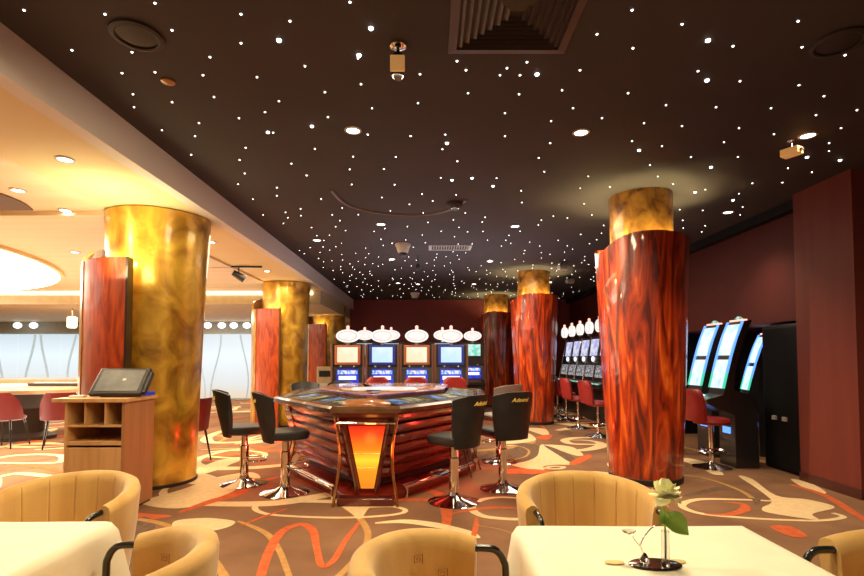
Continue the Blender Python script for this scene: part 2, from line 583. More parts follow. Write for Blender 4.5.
ribbon(g([(190, 240), (270, 238), (330, 255), (345, 285), (300, 318), (220, 330)], 470, 400, S3), [.12, .3, .3, .25, .12], GREY)
ribbon(g([(200, 258), (270, 252), (318, 275), (300, 305), (240, 322)], 470, 400, S3), .035, TAN)
blob(g([(380, 245), (415, 248), (470, 290), (545, 345), (470, 350), (400, 358), (375, 380), (225, 352), (310, 330), (365, 300)], 470, 400, S3), CREAM)
blob(g([(400, 243), (490, 245), (560, 258), (612, 296), (580, 302), (520, 285), (460, 262)], 470, 400, S3), CREAM)
blob(g([(400, 248), (450, 258), (560, 310), (540, 335), (480, 300)], 470, 400, S3), GREY)
blob(g([(290, 152), (400, 155), (428, 188), (395, 190), (340, 172)], 470, 400, S3), CREAM)
blob(g([(185, 215), (300, 178), (355, 208), (330, 225), (200, 238)], 470, 400, S3), CREAM)
blob(g([(355, 205), (400, 190), (445, 190), (420, 215)], 470, 400, S3), ORANGE)
blob(g([(535, 345), (570, 320), (640, 295), (655, 312), (575, 350)], 470, 400, S3), ORANGE)
ribbon(g([(790, 205), (640, 204), (560, 206), (512, 218), (545, 236), (640, 240), (790, 240)], 470, 400, S3), [.10, .14, .16, .14, .12, .10], CREAM)
ribbon(g([(380, 378), (440, 360), (505, 362), (480, 372), (400, 372)], 470, 400, S3), .06, CREAM)
ribbon(g([(190, 390), (290, 385), (400, 395), (420, 415)], 470, 400, S3), [.2, .3, .3, .1], ORANGE)
blob(g([(740, 345), (775, 325), (820, 330), (820, 365), (760, 365)], 470, 400, S3), CREAM)
ribbon(g([(575, 395), (680, 393), (780, 402)], 470, 400, S3), [.06, .14, .1], CREAM)
ribbon(g([(470, 165), (600, 145), (700, 135), (740, 150)], 470, 400, S3), [.1, .3, .4, .1], CREAM)
S4 = 2.374
ribbon(g([(655, 122), (560, 118), (470, 118), (432, 132), (470, 150), (560, 160), (660, 166), (760, 168), (815, 160), (790, 150)], 500, 450, S4),
       [.04, .06, .07, .07, .06, .05, .05, .05, .05], CREAM)
blob(g([(566, 62), (600, 70), (655, 108), (730, 118), (795, 136), (742, 152), (752, 166), (640, 150), (622, 138), (645, 122), (610, 92)], 500, 450, S4), CREAM)
blob(g([(690, 70), (735, 78), (775, 102), (740, 100)], 500, 450, S4), CREAM)
ribbon(g([(690, 82), (770, 108), (840, 150), (870, 170)], 500, 450, S4), [.06, .08, .08, .04], ORANGE)
ribbon(g([(440, 110), (540, 90), (600, 110), (610, 130)], 500, 450, S4), [.05, .12, .10, .03], GREY)
ribbon(g([(485, 152), (540, 154), (580, 142), (575, 129), (530, 124)], 500, 450, S4), [.02, .07, .09, .06, .02], ORANGE)
blob(g([(640, 182), (690, 182), (730, 205), (690, 206)], 500, 450, S4), ORANGE)
ribbon(g([(410, 60), (480, 66), (560, 92), (600, 115)], 500, 450, S4), .05, TAN)
ribbon(g([(430, 20), (480, 34), (520, 60)], 500, 450, S4), [.2, .3, .1], CREAM)
SL = 3.84
ribbon(g([(-40, 500), (40, 484), (150, 478), (235, 484), (225, 508), (100, 512), (-40, 510)], 0, 330, SL), [.06, .10, .10, .10, .08, .06], CREAM)
ribbon(g([(-30, 455), (80, 440), (180, 436), (250, 440)], 0, 330, SL), [.06, .22, .22, .06], CREAM)
ribbon(g([(-30, 545), (60, 520), (170, 528), (240, 545)], 0, 330, SL), [.04, .12, .14, .06], ORANGE)
ribbon(g([(-40, 575), (60, 552), (170, 560), (240, 570)], 0, 330, SL), [.04, .12, .12, .06], CREAM)
ribbon(g([(800, 470), (900, 462), (1000, 470), (1010, 486), (900, 492), (800, 486)], 0, 330, SL), .08, CREAM)
floor = struct(fl.build('floor', ['carpet', 'carpet_cream', 'carpet_orange', 'carpet_tan', 'carpet_grey'], smooth='keep'))


def sbox(name, m, *b, bevel=0.):
    return struct(MB().box(*b).build(name, m, smooth=0, bevel=bevel))


sbox('ceiling', 'ceil_dark', FX, 6.2, NEAR, 16.0, CZ, CZ + .1)
sbox('wall_back', 'wall_maroon', FX - .1, 6.2, YB, YB + .2, 0, CZ)
sbox('trim_1', 'fascia', FX - .12, FX, NEAR, YB, LZ - .0, CZ + .1)                 # grey fascia
sbox('ceiling_soffit', 'ceil_cream', -3.42, FX - .12, NEAR, 11.6, LZ, LZ + .1)
sbox('ceiling_left', 'ceil_peach', -15, -3.42, NEAR, 5.45, LZ + .02, LZ + .12)
sbox('ceiling_panel', 'ceil_peach', -16, -3.42, 5.45, 11.6, LZ - .03, LZ + .12)
sbox('trim_2', 'wall_beige', -15, FX - .12, 11.6, 17, 2.66, LZ + .1)               # dropped beam
sbox('wall_left_back', 'wall_sage', -15, FX - .1, 17.05, 17.25, 0, 2.8)
sbox('wall_left', 'wall_beige', -16.2, -16, 4, 17.2, 0, 3)
sbox('wall_return', 'wall_maroon', FX - .12, FX, YB + .2, 17.2, 0, LZ)
# right-hand side: red wall with a low dark alcove, then the pilaster
AY0, AY1, AZ = 5.72, 9.3, 1.84
sbox('wall_right', 'wall_red', XR, XR + .2, AY1, YB, 0, CZ)
sbox('wall_right_header', 'wall_red', XR, 6.1, AY0, AY1, AZ, CZ)
sbox('wall_alcove', 'black_wall', 5.75, 5.95, AY0, AY1, 0, AZ)
sbox('wall_alcove_end', 'black_wall', XR + .2, 5.75, AY1, AY1 + .2, 0, AZ)
sbox('wall_pilaster', 'pilaster', 4.2, 6.1, 4.92, AY0, 0, CZ)
sbox('wall_right_near', 'wall_red', XR + .35, XR + .55, NEAR, 4.92, 0, CZ)
sbox('baseboard_pilaster', 'base', 4.185, 4.2, 4.905, AY0, 0, .10)
sbox('cove_shade_strip', 'black_wall', XR - .12, XR, AY0, YB, CZ - .12, CZ)                   # black strip, its colour standing in for the cove's shade under the ceiling
sbox('baseboard_back', 'base', FX, XR, YB - .015, YB, 0, .12)

# flat dark brown lens panel drawn in place of a recess, edge line in the cream ceiling
lens = catmull([(-4.32, 5.38, 0), (-4.22, 5.1, 0), (-4.24, 4.75, 0), (-4.5, 4.2, 0), (-5.1, 3.7, 0), (-6.2, 3.5, 0), (-9., 3.5, 0), (-9., 5.38, 0)], 4)
lens = [(p.x, p.y) for p in lens]
o = struct(MB().prism(lens, LZ + .005, LZ + .0195).build('trim_4', 'brown_recess', smooth=0))

# frosted windows at the far left
for i in range(8):
    x1 = -3.9 - i * 1.45
    x0 = x1 - 1.41
    w = struct(MB().box(x0, x1, 17.0, 17.04, .06, 2.24).build('window_%d' % (i + 1), 'window', smooth=0))
    e = MB()
    for sgn, off in ((1, .45), (-1, .95)):
        pts = [(x0 + off + .16 * sgn * math.sin(PI * t / 8 * 1.1 + i * .7), 16.99, .08 + 2.14 * t / 8) for t in range(9)]
        e.tube(catmull(pts, 3), .085, 6, flat=.2)
    e.build('etched_lines', 'etch', w)
    MB().box(x1, x1 + .04, 16.98, 17.04, .06, 2.24).build('window_frame', 'window', w, smooth=0)

# ------------------------------------------------------------------ columns
RED_C = [(2.47, 5.80, 'red lacquered wooden column with gold neck, nearest of the three, beside the dark pilaster'),
         (2.26, 10.85, 'red lacquered wooden column with gold neck, middle of the three, behind the padded stools'),
         (1.95, 14.75, 'small far red column with gold neck against the maroon end wall')]


def wrap_mesh(r_top, r_bot, h, th, a0, a1, dip):
    """tapering curved shell, open slit at the back, top edge sweeping"""
    n = 72
    rings = []
    for j in range(n + 1):
        t = j / n
        a = a0 + (a1 - a0) * t
        htop = h + dip(t)
        sec = []
        for k in range(9):
            z = htop * k / 8
            q = (z / h)
            r = r_bot + (r_top - r_bot) * q ** .8 + .018 * math.sin(3 * a + .8) * q
            sec.append((r * math.cos(a), r * math.sin(a), z))
        for k in range(8, -1, -1):
            z = htop * k / 8
            q = (z / h)
            r = r_bot + (r_top - r_bot) * q ** .8 - th + .018 * math.sin(3 * a + .8) * q
            sec.append((r * math.cos(a), r * math.sin(a), z))
        rings.append(sec)
    return MB().loft(rings)


def make_red_column(loc, label):
    t = thing('red_column', label, 'column', loc, 0, 'red lacquered columns')
    g_ = MB().lathe([(.345, 0), (.345, CZ)], 48)
    g_.build('gold_shaft', 'amber_neck', t)

    def dip(q):
        return -.16 * math.exp(-((q - .22) / .12) ** 2) + .015 * math.sin(q * 7)
    wrap_mesh(.515, .385, 2.75, .03, math.radians(112), math.radians(112 + 316), dip).build('wood_wrap', 'red_burl', t)
    MB().lathe([(.395, 0), (.40, .06), (.385, .07)], 48, c0=False, c1=False).build('foot_ring', 'dark_base', t)
    return t


rc = None
for x, y, lab in RED_C:
    if rc is None:
        rc = make_red_column((x, y, 0), lab)
    else:
        dup(rc, (x, y, 0), 0, lab)
    for k in range(8):
        a = 2 * PI * k / 8
        light('SPOT', (x + .42 * math.cos(a), y + .42 * math.sin(a), 2.60), 26, (1, .84, .36), .03, (x + .62 * math.cos(a), y + .62 * math.sin(a), CZ), 150)

GOLD_C = [(-3.10, 5.68, 'big gold leaf column with red burl panel, beside the oak podium'),
          (-3.06, 10.6, 'gold leaf column with red burl panel, behind the two side-on black stools'),
          (-3.02, 14.9, 'distant gold leaf column with red burl panel beside the slot machines')]


def arc_slab(r0, r1, a0, a1, z0, ztop, n=24):
    rings = []
    for j in range(n + 1):
        a = math.radians(a0 + (a1 - a0) * j / n)
        zt = ztop(j / n)
        c, s = math.cos(a), math.sin(a)
        rings.append([(r1 * c, r1 * s, z0), (r1 * c, r1 * s, zt), (r0 * c, r0 * s, zt), (r0 * c, r0 * s, z0)])
    return MB().loft(rings)


def make_gold_column(loc, label, rt_, rb):
    t = thing('gold_column', label, 'column', loc, 0, 'gold leaf columns')
    MB().lathe([(rb, 0), (rb + .02, .8), (rt_ - .05, 2.0), (rt_, LZ - .012)], 56).build('gold_shaft', 'gold', t)
    MB().lathe([(rb + .012, 0), (rb + .012, .03), (rb + .003, .035)], 56, c0=False, c1=False).build('foot_ring', 'dark_base', t)
    p = arc_slab(rt_ + .07, rt_ + .18, 228, 275, 0, lambda q: 2.39).build('burl_panel', 'orange_burl', t)
    arc_slab(rt_ + .065, rt_ + .185, 275, 276.5, 0, lambda q: 2.395).build('panel_edge', 'red_burl_dark', p)
    arc_slab(rt_ + .15, rt_ + .19, 150, 227.5, 0, lambda q: 2.39 + .30 * math.cos(min(1, q / .8) * PI / 2)).build('amber_shell', 'amber_shell', t)
    return t


gc = None
for i, (x, y, lab) in enumerate(GOLD_C):
    if i == 0:
        make_gold_column((x, y, 0), lab, .54, .43)
    elif i == 1:
        gc = make_gold_column((x, y, 0), lab, .50, .43)
    else:
        dup(gc, (x, y, 0), 0, lab)
    rr_ = .61 if i == 0 else .575
    for a in (242, 256, 270):
        a = math.radians(a)
        light('POINT', (x + rr_ * math.cos(a), y + rr_ * math.sin(a), 2.36), 7, (1, .80, .40), .03)

# ------------------------------------------------------------------ dark ceiling: stars and fixtures
BRIGHT = [(708, 40), (707, 80), (371, 28), (279, 40), (268, 132), (312, 126), (537, 74), (639, 150), (711, 167), (840, 160), (807, 157),
          (447, 143), (452, 180), (493, 186), (359, 55), (733, 200), (695, 192), (472, 178)]
SMALL = [(24, 10), (105, 14), (155, 3), (172, 30), (72, 50), (84, 77), (122, 73), (132, 52), (155, 72), (133, 94), (134, 107), (127, 117), (172, 102), (162, 130),
         (195, 136), (199, 123), (210, 57), (203, 75), (214, 97), (239, 118), (241, 43), (241, 14), (290, 21), (305, 66), (257, 77), (279, 101), (265, 112), (325, 92),
         (328, 117), (350, 2), (358, 58), (361, 84), (372, 108), (420, 74), (418, 103), (457, 61), (466, 70), (468, 93), (500, 75), (507, 68), (527, 62), (519, 94),
         (562, 90), (573, 108), (580, 70), (597, 34), (633, 48), (628, 93), (632, 10), (682, 24), (698, 71), (733, 46), (740, 81), (798, 21), (802, 47), (845, 55), (799, 85),
         (824, 96), (816, 115), (771, 108), (857, 110), (739, 128), (716, 107), (644, 123), (682, 126), (551, 121), (505, 136), (505, 113), (602, 118), (666, 105),
         (774, 134), (841, 128), (829, 143), (829, 151), (788, 168), (812, 172), (632, 141), (662, 146), (738, 157), (691, 157), (724, 142), (650, 165), (520, 75)]


def star_mb(r):
    return MB().lathe([(r, 0), (r * .92, -r * .45), (r * .55, -r * .8), (r * .1, -r * .92)], 8)


def brightness_ok(x, y):
    for cx, cy, _ in RED_C:
        if (x - cx) ** 2 + (y - cy) ** 2 < .42 ** 2:
            return False
    return FX + .1 < x < XR - .25


s_big = tag(star_mb(.0145).build('star_light', 'star'), 'bright large star light set in the dark ceiling', 'star light', 'bright star lights on the dark ceiling')
s_small = tag(star_mb(.0062).build('star_light', 'star'), 'tiny star light set in the dark ceiling', 'star light', 'tiny star lights on the dark ceiling')
first = [True, True]


def put_star(x, y, big):
    src = s_big if big else s_small
    i = 0 if big else 1
    if first[i]:
        o = src
        first[i] = False
    else:
        o = src.copy()
        COL.objects.link(o)
    o.location = (x, y, CZ)


for u, v in BRIGHT:
    p = onz(u, v, CZ)
    put_star(p.x, p.y, True)
pts = []
for u, v in SMALL:
    p = onz(u, v, CZ)
    if brightness_ok(p.x, p.y):
        pts.append((p.x, p.y))
rs = random.Random(5)
while len(pts) < 460:
    x, y = rs.uniform(FX + .15, XR - .3), rs.uniform(4.05, 15.4)
    if abs(x) > .87 * y + .2 or not brightness_ok(x, y):
        continue
    if min((x - a) ** 2 + (y - b) ** 2 for a, b in pts) < (.27 if y < 6.5 else .2) ** 2:
        continue
    pts.append((x, y))
pts.sort(key=lambda p: p[0] ** 2 + p[1] ** 2)
for x, y in pts[:282]:
    put_star(x, y, False)
far = MB()
for x, y in pts[282:]:
    far.lathe([(.0065, 0), (.006, -.003), (.004, -.005), (.001, -.006)], 6, (x, y, CZ))
tag(far.build('star_lights', 'star'), 'tiny far star lights scattered over the dark ceiling', 'star lights', None, 'stuff')

# recessed downlights
dl0 = None
DL = [(353, 130, 'main', 'recessed downlight lying between the hanging spotlight and the pilot strip of stars'), ]
DLM = [(353, 130, 'recessed downlight below the amber hanging spotlight on the dark ceiling'),
       (581, 132, 'recessed downlight below the large square vent on the dark ceiling'),
       (808, 135, 'recessed downlight right beside the small ceiling camera near the pilaster'),
       (381, 224, 'recessed downlight under the thin ceiling arc, beside the dome camera'),
       (515, 226, 'recessed downlight between the slotted vent and the nearest red column'),
       (418, 284, 'far recessed downlight second nearest the maroon end wall'),
       (398, 283, 'far recessed downlight near the maroon end wall, by the fascia'),
       (392, 259, 'recessed downlight just beyond the dome camera'),
       (490, 261, 'recessed downlight just beyond the slotted vent'),
       (474, 284, 'far recessed downlight near the distant red column'),
       (550, 282, 'recessed downlight beside the gold neck of the middle red column'),
       (728, 212, 'recessed downlight above the red alcove wall'),
       (317, 240, 'recessed downlight near the grey fascia')]


def make_downlight(loc, label, group, glowm='lamp_glow'):
    t = thing('recessed_downlight', label, 'downlight', loc, 0, group)
    MB().lathe([(.052, 0), (.07, 0), (.072, -.008), (.055, -.012)], 24, c0=False, c1=False).build('trim_ring', 'trim_white', t)
    MB().lathe([(.055, -.004), (.001, -.004)], 24, c0=False).build('lamp', glowm, t)
    return t


for u, v, lab in DLM:
    p = onz(u, v, CZ)
    if dl0 is None:
        dl0 = make_downlight(p, lab, 'recessed downlights in the dark ceiling')
    else:
        dup(dl0, p, 0, lab)
    if v < 283:
        light('SPOT', (p.x, p.y, CZ - .03), 120 if v > 200 else 60, (1, .80, .55), .05, (p.x, p.y, 0), 105)
DLC = [(65, 159, LZ, 'recessed downlight in the cream soffit before the big gold column'),
       (211, 242, LZ, 'recessed downlight in the cream soffit just behind the big gold column'),
       (267, 271, LZ, 'recessed downlight in the cream soffit before the middle gold column'),
       (65, 210, LZ + .02, 'recessed downlight in the peach ceiling beside the brown lens recess'),
       (75, 252, LZ - .03, 'recessed downlight in the peach ceiling beside the glowing oval'),
       (18, 190, LZ + .02, 'faint recessed downlight in the peach ceiling above the brown lens recess'),
       (251, 286, LZ, 'far recessed downlight in the cream soffit beyond the track spotlight')]
dc0 = None
for u, v, z, lab in DLC:
    p = onz(u, v, z)
    if dc0 is None:
        dc0 = make_downlight(p, lab, 'recessed downlights in the cream ceiling')
    else:
        dup(dc0, p, 0, lab)
    light('SPOT', (p.x, p.y, z - .03), 70, (1, .80, .5), .05, (p.x, p.y, 0), 110)

# big square vent
p0, p1 = onz(506, 52, CZ), onz(506, 0, CZ)
vc = Vector((p0.x, p0.y - .36, CZ))
t = thing('square_ceiling_vent', 'large dark square ceiling vent of nested louvres', 'ceiling vent', vc)


def sqframe(h0, h1, z0, z1):
    m = MB()
    a = [(-h1, -h1), (h1, -h1), (h1, h1), (-h1, h1)]
    b = [(-h0, -h0), (h0, -h0), (h0, h0), (-h0, h0)]
    m.loft([[(x, y, 0) for x, y in a], [(x, y, z1) for x, y in a], [(x, y, z0) for x, y in b], [(x, y, 0) for x, y in b]], True, False, False)
    return m


sqframe(.31, .36, -.02, -.012).build('frame', 'vent_slat', t, smooth=0)
MB().box(-.31, .31, -.31, .31, -.004, -.001).build('backing', 'dark_grille', t, smooth=0)
for k in range(7):
    h = .30 - k * .04
    sqframe(h - .022, h, -.024, -.006).build('louvre', 'vent_slat', t, smooth=0)

# slotted vent
p = onz(450, 247, CZ)
t = thing('slotted_ceiling_vent', 'small pale slotted air vent beside the dome camera', 'ceiling vent', p)
MB().box(-.34, .34, -.16, .16, -.006, 0).build('backing', 'dark_grille', t, smooth=0)
m = MB().box(-.36, -.31, -.18, .18, -.02, 0).box(.31, .36, -.18, .18, -.02, 0).box(-.31, .31, -.18, -.15, -.02, 0).box(-.31, .31, .15, .18, -.02, 0)
m.build('frame', 'vent_grey', t, smooth=0)
for k in range(14):
    x = -.28 + k * .043
    MB().box(x, x + .012, -.15, .15, -.02, -.004).build('slat', 'vent_grey', t, smooth=0)


def speaker(u, v, lab):
    p = onz(u, v, CZ)
    t = thing('ceiling_speaker', lab, 'speaker', p, 0, 'round ceiling speakers')
    MB().lathe([(.11, 0), (.145, 0), (.145, -.014), (.12, -.02), (.11, -.016)], 40, c0=False, c1=False).build('rim', 'dark_grille', t)
    MB().lathe([(.115, -.008), (.06, -.016), (.002, -.018)], 40, c0=False).build('grille', 'dark_grille', t)


speaker(137, 35, 'round dark ceiling speaker near the grey fascia')
speaker(838, 42, 'round dark ceiling speaker near the pilaster side')

# hanging amber spotlight
p = onz(398, 45, CZ)
t = thing('hanging_spotlight', 'amber-fronted spotlight hanging below the dark ceiling by a short stem', 'spotlight', p)
MB().lathe([(.05, 0), (.05, -.012), (.03, -.02), (.001, -.022)], 24).build('ceiling_rose', 'chrome', t)
MB().tube([(0, 0, -.02), (0, 0, -.09)], .011, 10).build('stem', 'black_metal', t)
b = MB().lathe([(.024, 0), (.034, .015), (.036, .13), (.03, .15)], 20).build('lamp_body', 'black_metal', t, (0, .0, -.21))
MB().box(-.044, .044, -.052, -.036, .02, .12).build('amber_shade', 'spot_tan', b, bevel=.006)
# small ceiling camera near pilaster
p = onz(791, 140, CZ)
t = thing('ceiling_camera', 'small tan box camera on a bracket beside the corner downlight', 'camera', p, .5)
MB().lathe([(.035, 0), (.035, -.012), (.012, -.018)], 18).build('mount', 'chrome', t)
MB().tube([(0, 0, -.015), (0, 0, -.075)], .01, 8).build('stem', 'chrome', t)
b = MB().box(-.05, .05, -.07, .07, -.14, -.075).build('body', 'spot_tan', t, bevel=.008)
MB().lathe([(.02, 0), (.02, .02)], 14, (.0, -.075, -.118)).build('lens', 'black_plastic', b)
# dome cameras
p = onz(403, 244, CZ)
t = thing('dome_camera', 'white dome camera hanging near the slotted vent', 'camera', p, 0, 'dome cameras')
MB().lathe([(.13, 0), (.13, -.03), (.11, -.06), (.09, -.13), (.075, -.15)], 28).build('housing', 'cam_white', t)
MB().lathe([(.07, -.15), (.06, -.19), (.03, -.215), (.002, -.22)], 24, c0=False).build('dome', 'black_plastic', t)
p = onz(415, 293, CZ)
dup(t, p, 0, 'far white dome camera by the maroon end wall')
p = onz(455, 203, CZ)
t = thing('smoke_detector', 'dark round smoke detector on the thin ceiling arc', 'smoke detector', p)
MB().lathe([(.10, 0), (.10, -.03), (.075, -.055), (.07, -.06)], 24).build('body', 'dark_grille', t)
MB().lathe([(.05, -.06), (.045, -.08), (.002, -.085)], 20, c0=False).build('sensor', 'black_plastic', t)
p = onz(418, 255, CZ)
t = thing('pendant_microphone', 'small black pendant hanging beside the dome camera', 'ceiling fitting', p)
MB().tube([(0, 0, 0), (0, 0, -.16)], .006, 6).build('cord', 'black_metal', t)
MB().lathe([(.012, -.16), (.035, -.19), (.035, -.25), (.012, -.28)], 14).build('body', 'black_plastic', t)
# dark cluster of spots near red columns
for i, (u, v, lab) in enumerate(((562, 262, 'small white spotlight near the middle red column, on the dark ceiling'),
                                 (563, 297, 'small spotlight hanging beside the middle red column'),)):
    p = onz(u, v, CZ) if i == 0 else Vector((3.2, 11.4, CZ))
    t = thing('ceiling_spotlight', lab, 'spotlight', p, .6)
    MB().lathe([(.05, 0), (.05, -.015)], 16).build('mount', 'black_plastic', t)
    MB().tube([(0, 0, -.01), (0, 0, -.08)], .01, 6).build('stem', 'black_plastic', t)
    MB().tube([(-.1, 0, -.12), (.1, 0, -.09)], [.045, .06], 14).build('lamp_body', 'cam_white', t)
# thin ceiling arc
pts = [onz(u, v, CZ - .004) for u, v in ((331, 190), (343, 202), (360, 209), (385, 213.5), (410, 215), (432, 214), (452, 209), (466, 200))]
tag(MB().tube(catmull(pts, 5), .018, 8).build('ceiling_arc', 'track'), 'thin curved line of trim on the dark ceiling around the smoke detector', 'ceiling trim')
for u, v, lab in ((168, 81, 'small brown round ceiling plate near the round speaker'), (315, 240, 'small dark round ceiling plate near the fascia'), ):
    if u == 315:
        continue
    p = onz(u, v, CZ)
    t = MB().lathe([(.045, 0), (.045, -.01), (.03, -.016), (.002, -.017)], 20).build('ceiling_plate', 'mahogany', None, p)
    tag(t, lab, 'ceiling plate')

# glowing oval in the left-hand ceiling
t = thing('round_ceiling_light', 'huge glowing white round light cove in the peach ceiling', 'ceiling light', (-10.95, 6.35, LZ - .03))


def oval_ring(a0, b0, a1, b1, z0, z1, n=72):
    rr = []
    for a, b, z in ((a0, b0, z0), (a1, b1, z0), (a1, b1, z1), (a0, b0, z1)):
        rr.append([(a * math.cos(2 * PI * j / n), b * math.sin(2 * PI * j / n), z) for j in range(n)])
    rr.append(rr[0])
    return MB().loft(rr, True, False, False)


oval_ring(5.0, 5.0, 5.06, 5.06, -.05, 0).build('rim', 'ceil_cream', t)
oval_ring(3.9, 3.9, 5.0, 5.0, -.05, -.02).build('outer_glow', 'white_glow', t)
oval_ring(3.84, 3.84, 3.9, 3.9, -.08, 0).build('middle_rim', 'ceil_peach', t)
oval_ring(2.6, 2.6, 3.78, 3.78, -.08, -.05).build('inner_glow', 'white_glow', t)
oval_ring(.02, .02, 2.6, 2.6, -.12, -.02).build('centre_panel', 'ceil_cream', t)

# warm light strip along the beam, globe lights
t = tag(MB().box(-14.5, FX - .3, 11.56, 11.6, LZ - .10, LZ - .035).build('light_strip', 'strip_glow', smooth=0), 'long warm light strip along the top of the far beam', 'light strip')
g0 = None
for i, (u, w) in enumerate(((208, .1), (222, .2), (234, .12), (247, .14), (18, .1), (34, .12))):
    p = ony(u, 312, 16.6)
    lab = ['pale glowing globe by the edge of the big gold column', 'largest pale glowing globe over the frosted windows', 'pale glowing globe next to the middle gold column', 'pale globe touching the middle gold column',
           'pale globe over the windows behind the gaming table', 'pale globe over the windows, nearer the wall light'][i]
    if g0 is None:
        g0 = thing('globe_light', lab, 'globe light', (p.x, 16.6, 2.66), 0, 'globe lights over the frosted windows')
        MB().tube([(0, 0, 0), (0, 0, -.06)], .02, 8).build('stem', 'chrome', g0)
        MB().sphere((0, 0, -.15), .10, 10, sx=1.3).build('globe', 'sphere_glow', g0)
    else:
        dup(g0, (p.x, 16.6, 2.66), 0, lab)
# wall sconce
p = ony(72, 324, 12.5)
t = thing('hanging_lantern', 'small warm lantern hanging beside the big gold column over the gaming tables', 'lantern', (p.x, 12.5, 2.66))
MB().tube([(0, 0, 0), (0, 0, -.22)], .012, 6).build('stem', 'bronze', t)
MB().lathe([(.08, -.5), (.11, -.47), (.11, -.24), (.06, -.21)], 16).build('shade', 'sconce_glow', t)
# track spotlight in front of the cream ceiling
p = onz(233, 266, LZ)
t = thing('track_spotlight', 'black track spotlight under the cream soffit', 'spotlight', p)
MB().box(-.5, .5, -.02, .02, -.03, 0).build('track', 'black_metal', t, smooth=0)
MB().tube([(.1, 0, -.03), (.1, 0, -.12)], .012, 8).build('stem', 'black_metal', t)
MB().tube([(.02, -.05, -.12), (.18, .05, -.22)], [.05, .07], 14).build('lamp_body', 'black_plastic', t)

# ------------------------------------------------------------------ podium and terminal
PF, PB, PXL, PXR = 4.45, 4.92, -3.235, -2.70
t = thing('podium', 'light oak podium with pigeonholes before the big gold column', 'podium', ((PXL + PXR) / 2, PF, 0))
hw = (PXR - PXL) / 2
MB().box(-hw - .10, hw + .02, -.03, PB - PF + .02, .985, 1.02).build('top', 'oak', t, bevel=.004)
MB().box(hw - .03, hw, .0, PB - PF, .02, .985).build('side_panel', 'oak_side', t, bevel=.003)
MB().box(-hw, -hw + .025, .0, PB - PF, .02, .985).build('side_panel', 'oak', t, bevel=.003)
MB().box(-hw + .025, hw - .03, PB - PF - .02, PB - PF, .02, .985).build('back_panel', 'oak_in', t, smooth=0)
MB().box(-hw + .025, hw - .03, .004, PB - PF - .02, .765, .785).build('shelf', 'oak', t, bevel=.002)
MB().box(-hw + .025, hw - .03, .004, PB - PF - .02, .605, .640).build('shelf', 'oak', t, bevel=.002)
for k in (1, 2):
    x = -hw + .0 + k * 2 * hw / 3
    MB().box(x - .009, x + .009, .004, PB - PF - .02, .785, .985).build('divider', 'oak', t, bevel=.002)
MB().box(-hw + .025, hw - .03, .003, .022, .06, .585).build('door', 'oak', t, bevel=.003)
MB().box(-hw + .01, hw - .01, .03, PB - PF - .02, 0, .04).build('plinth', 'dark_base', t, smooth=0)
t = thing('touchscreen_terminal', 'black touchscreen terminal tilted back on the oak podium', 'terminal', (-2.88, 4.66, 1.02), .08)
MB().prism([(-.13, -.09), (.13, -.09), (.13, .15), (-.13, .15)], 0, .03).build('base', 'black_plastic', t, bevel=.008)
T = Matrix.Translation((0, -.10, .035)) @ Matrix.Rotation(math.radians(-42), 4, 'X')
fr = MB().box(-.23, .23, .0, .045, -.005, .31, T).build('housing', 'black_plastic', t, bevel=.012)
MB().box(-.19, .19, -.004, .002, .03, .275, T).build('screen', 'screen_grey', fr, smooth=0)
MB().box(.02, .05, -.006, .0, .15, .175, T).build('cursor_mark', 'paper', fr, smooth=0)
MB().box(.225, .255, .01, .05, .02, .27, T).build('card_reader', 'black_plastic', fr, bevel=.006)
MB().box(-.05, .05, .05, .12, .03, .19).build('stand_neck', 'black_plastic', t, bevel=.006)
tag(MB().box(-.055, .055, -.05, .05, 0, .02).build('paper_pad', 'paper', None, (-3.20, 4.56, 1.02), .3, bevel=.002), 'cream paper pad beside the terminal on the podium', 'paper pad')
tag(MB().prism([(-.05, -.06), (.05, -.06), (.05, .06), (-.05, .06)], 0, .035).build('card_holder', 'blue_led', None, (-2.745, 4.86, 1.02), 0, bevel=.006), 'small blue lit box behind the terminal on the podium', 'box')

# ------------------------------------------------------------------ roulette table
rt = thing('roulette_table', 'polygonal red roulette table with glowing amber front panel', 'gaming table', (-.60, 6.48, 0))
half = [(.33, -1.82), (1.28, -.47), (1.40, 1.05), (.75, 1.75)]
RP = half + [(-x, y) for x, y in half[::-1]]          # counter-clockwise


def prof(levels, poly=RP):
    return MB().loft([[(x, y, z) for x, y in inset(poly, d)] for d, z in levels])


prof([(.03, .85), (0, .868), (0, .905), (.03, .925), (.10, .925), (.115, .90), (.11, .85)]).build('rail', 'rail_wood', rt, smooth=25)
prof([(.12, .80), (.12, .90), (.60, .93), (.60, .84)]).build('deck', 'table_dark', rt, smooth=25)
prof([(.56, .90), (.52, 1.0), (.54, 1.01), (.80, 1.02)]).build('hub', 'hub_wood', rt, smooth=25)
prof([(.532, .982), (.517, .998), (.53, .999), (.54, .985)]).build('hub_light_edge', 'ro_purple', rt, smooth=0)
MB().lathe([(.40, 1.012), (.385, 1.03), (.20, 1.038), (.002, 1.04)], 48, (.06, -.52, 0), 1., .75).build('wheel_glass', 'hub_glow', rt)
# stepped apron
ap = MB()
lv = []
z = .85
d = .10
for k in range(6):
    lv += [(d, z), (d + .012, z - .03), (d + .03, z - .075), (d + .055, z - .10)]
    z -= .108
    d += .028
prof(lv).build('apron', 'table_wood', rt, smooth=25)
k0 = [(.16, .77), (.20, .55)]
prof([(.175, .79), (.160, .765), (.165, .755), (.2, .75)]).build('red_light_strip', 'red_led', rt, smooth=0)
prof([(.42, .10), (.42, .20), (.5, .2)]).build('recess', 'dark_base', rt, smooth=0)
prof([(.19, 0), (.19, .055), (.22, .075), (.46, .12)]).build('plinth', 'table_wood', rt, smooth=25)
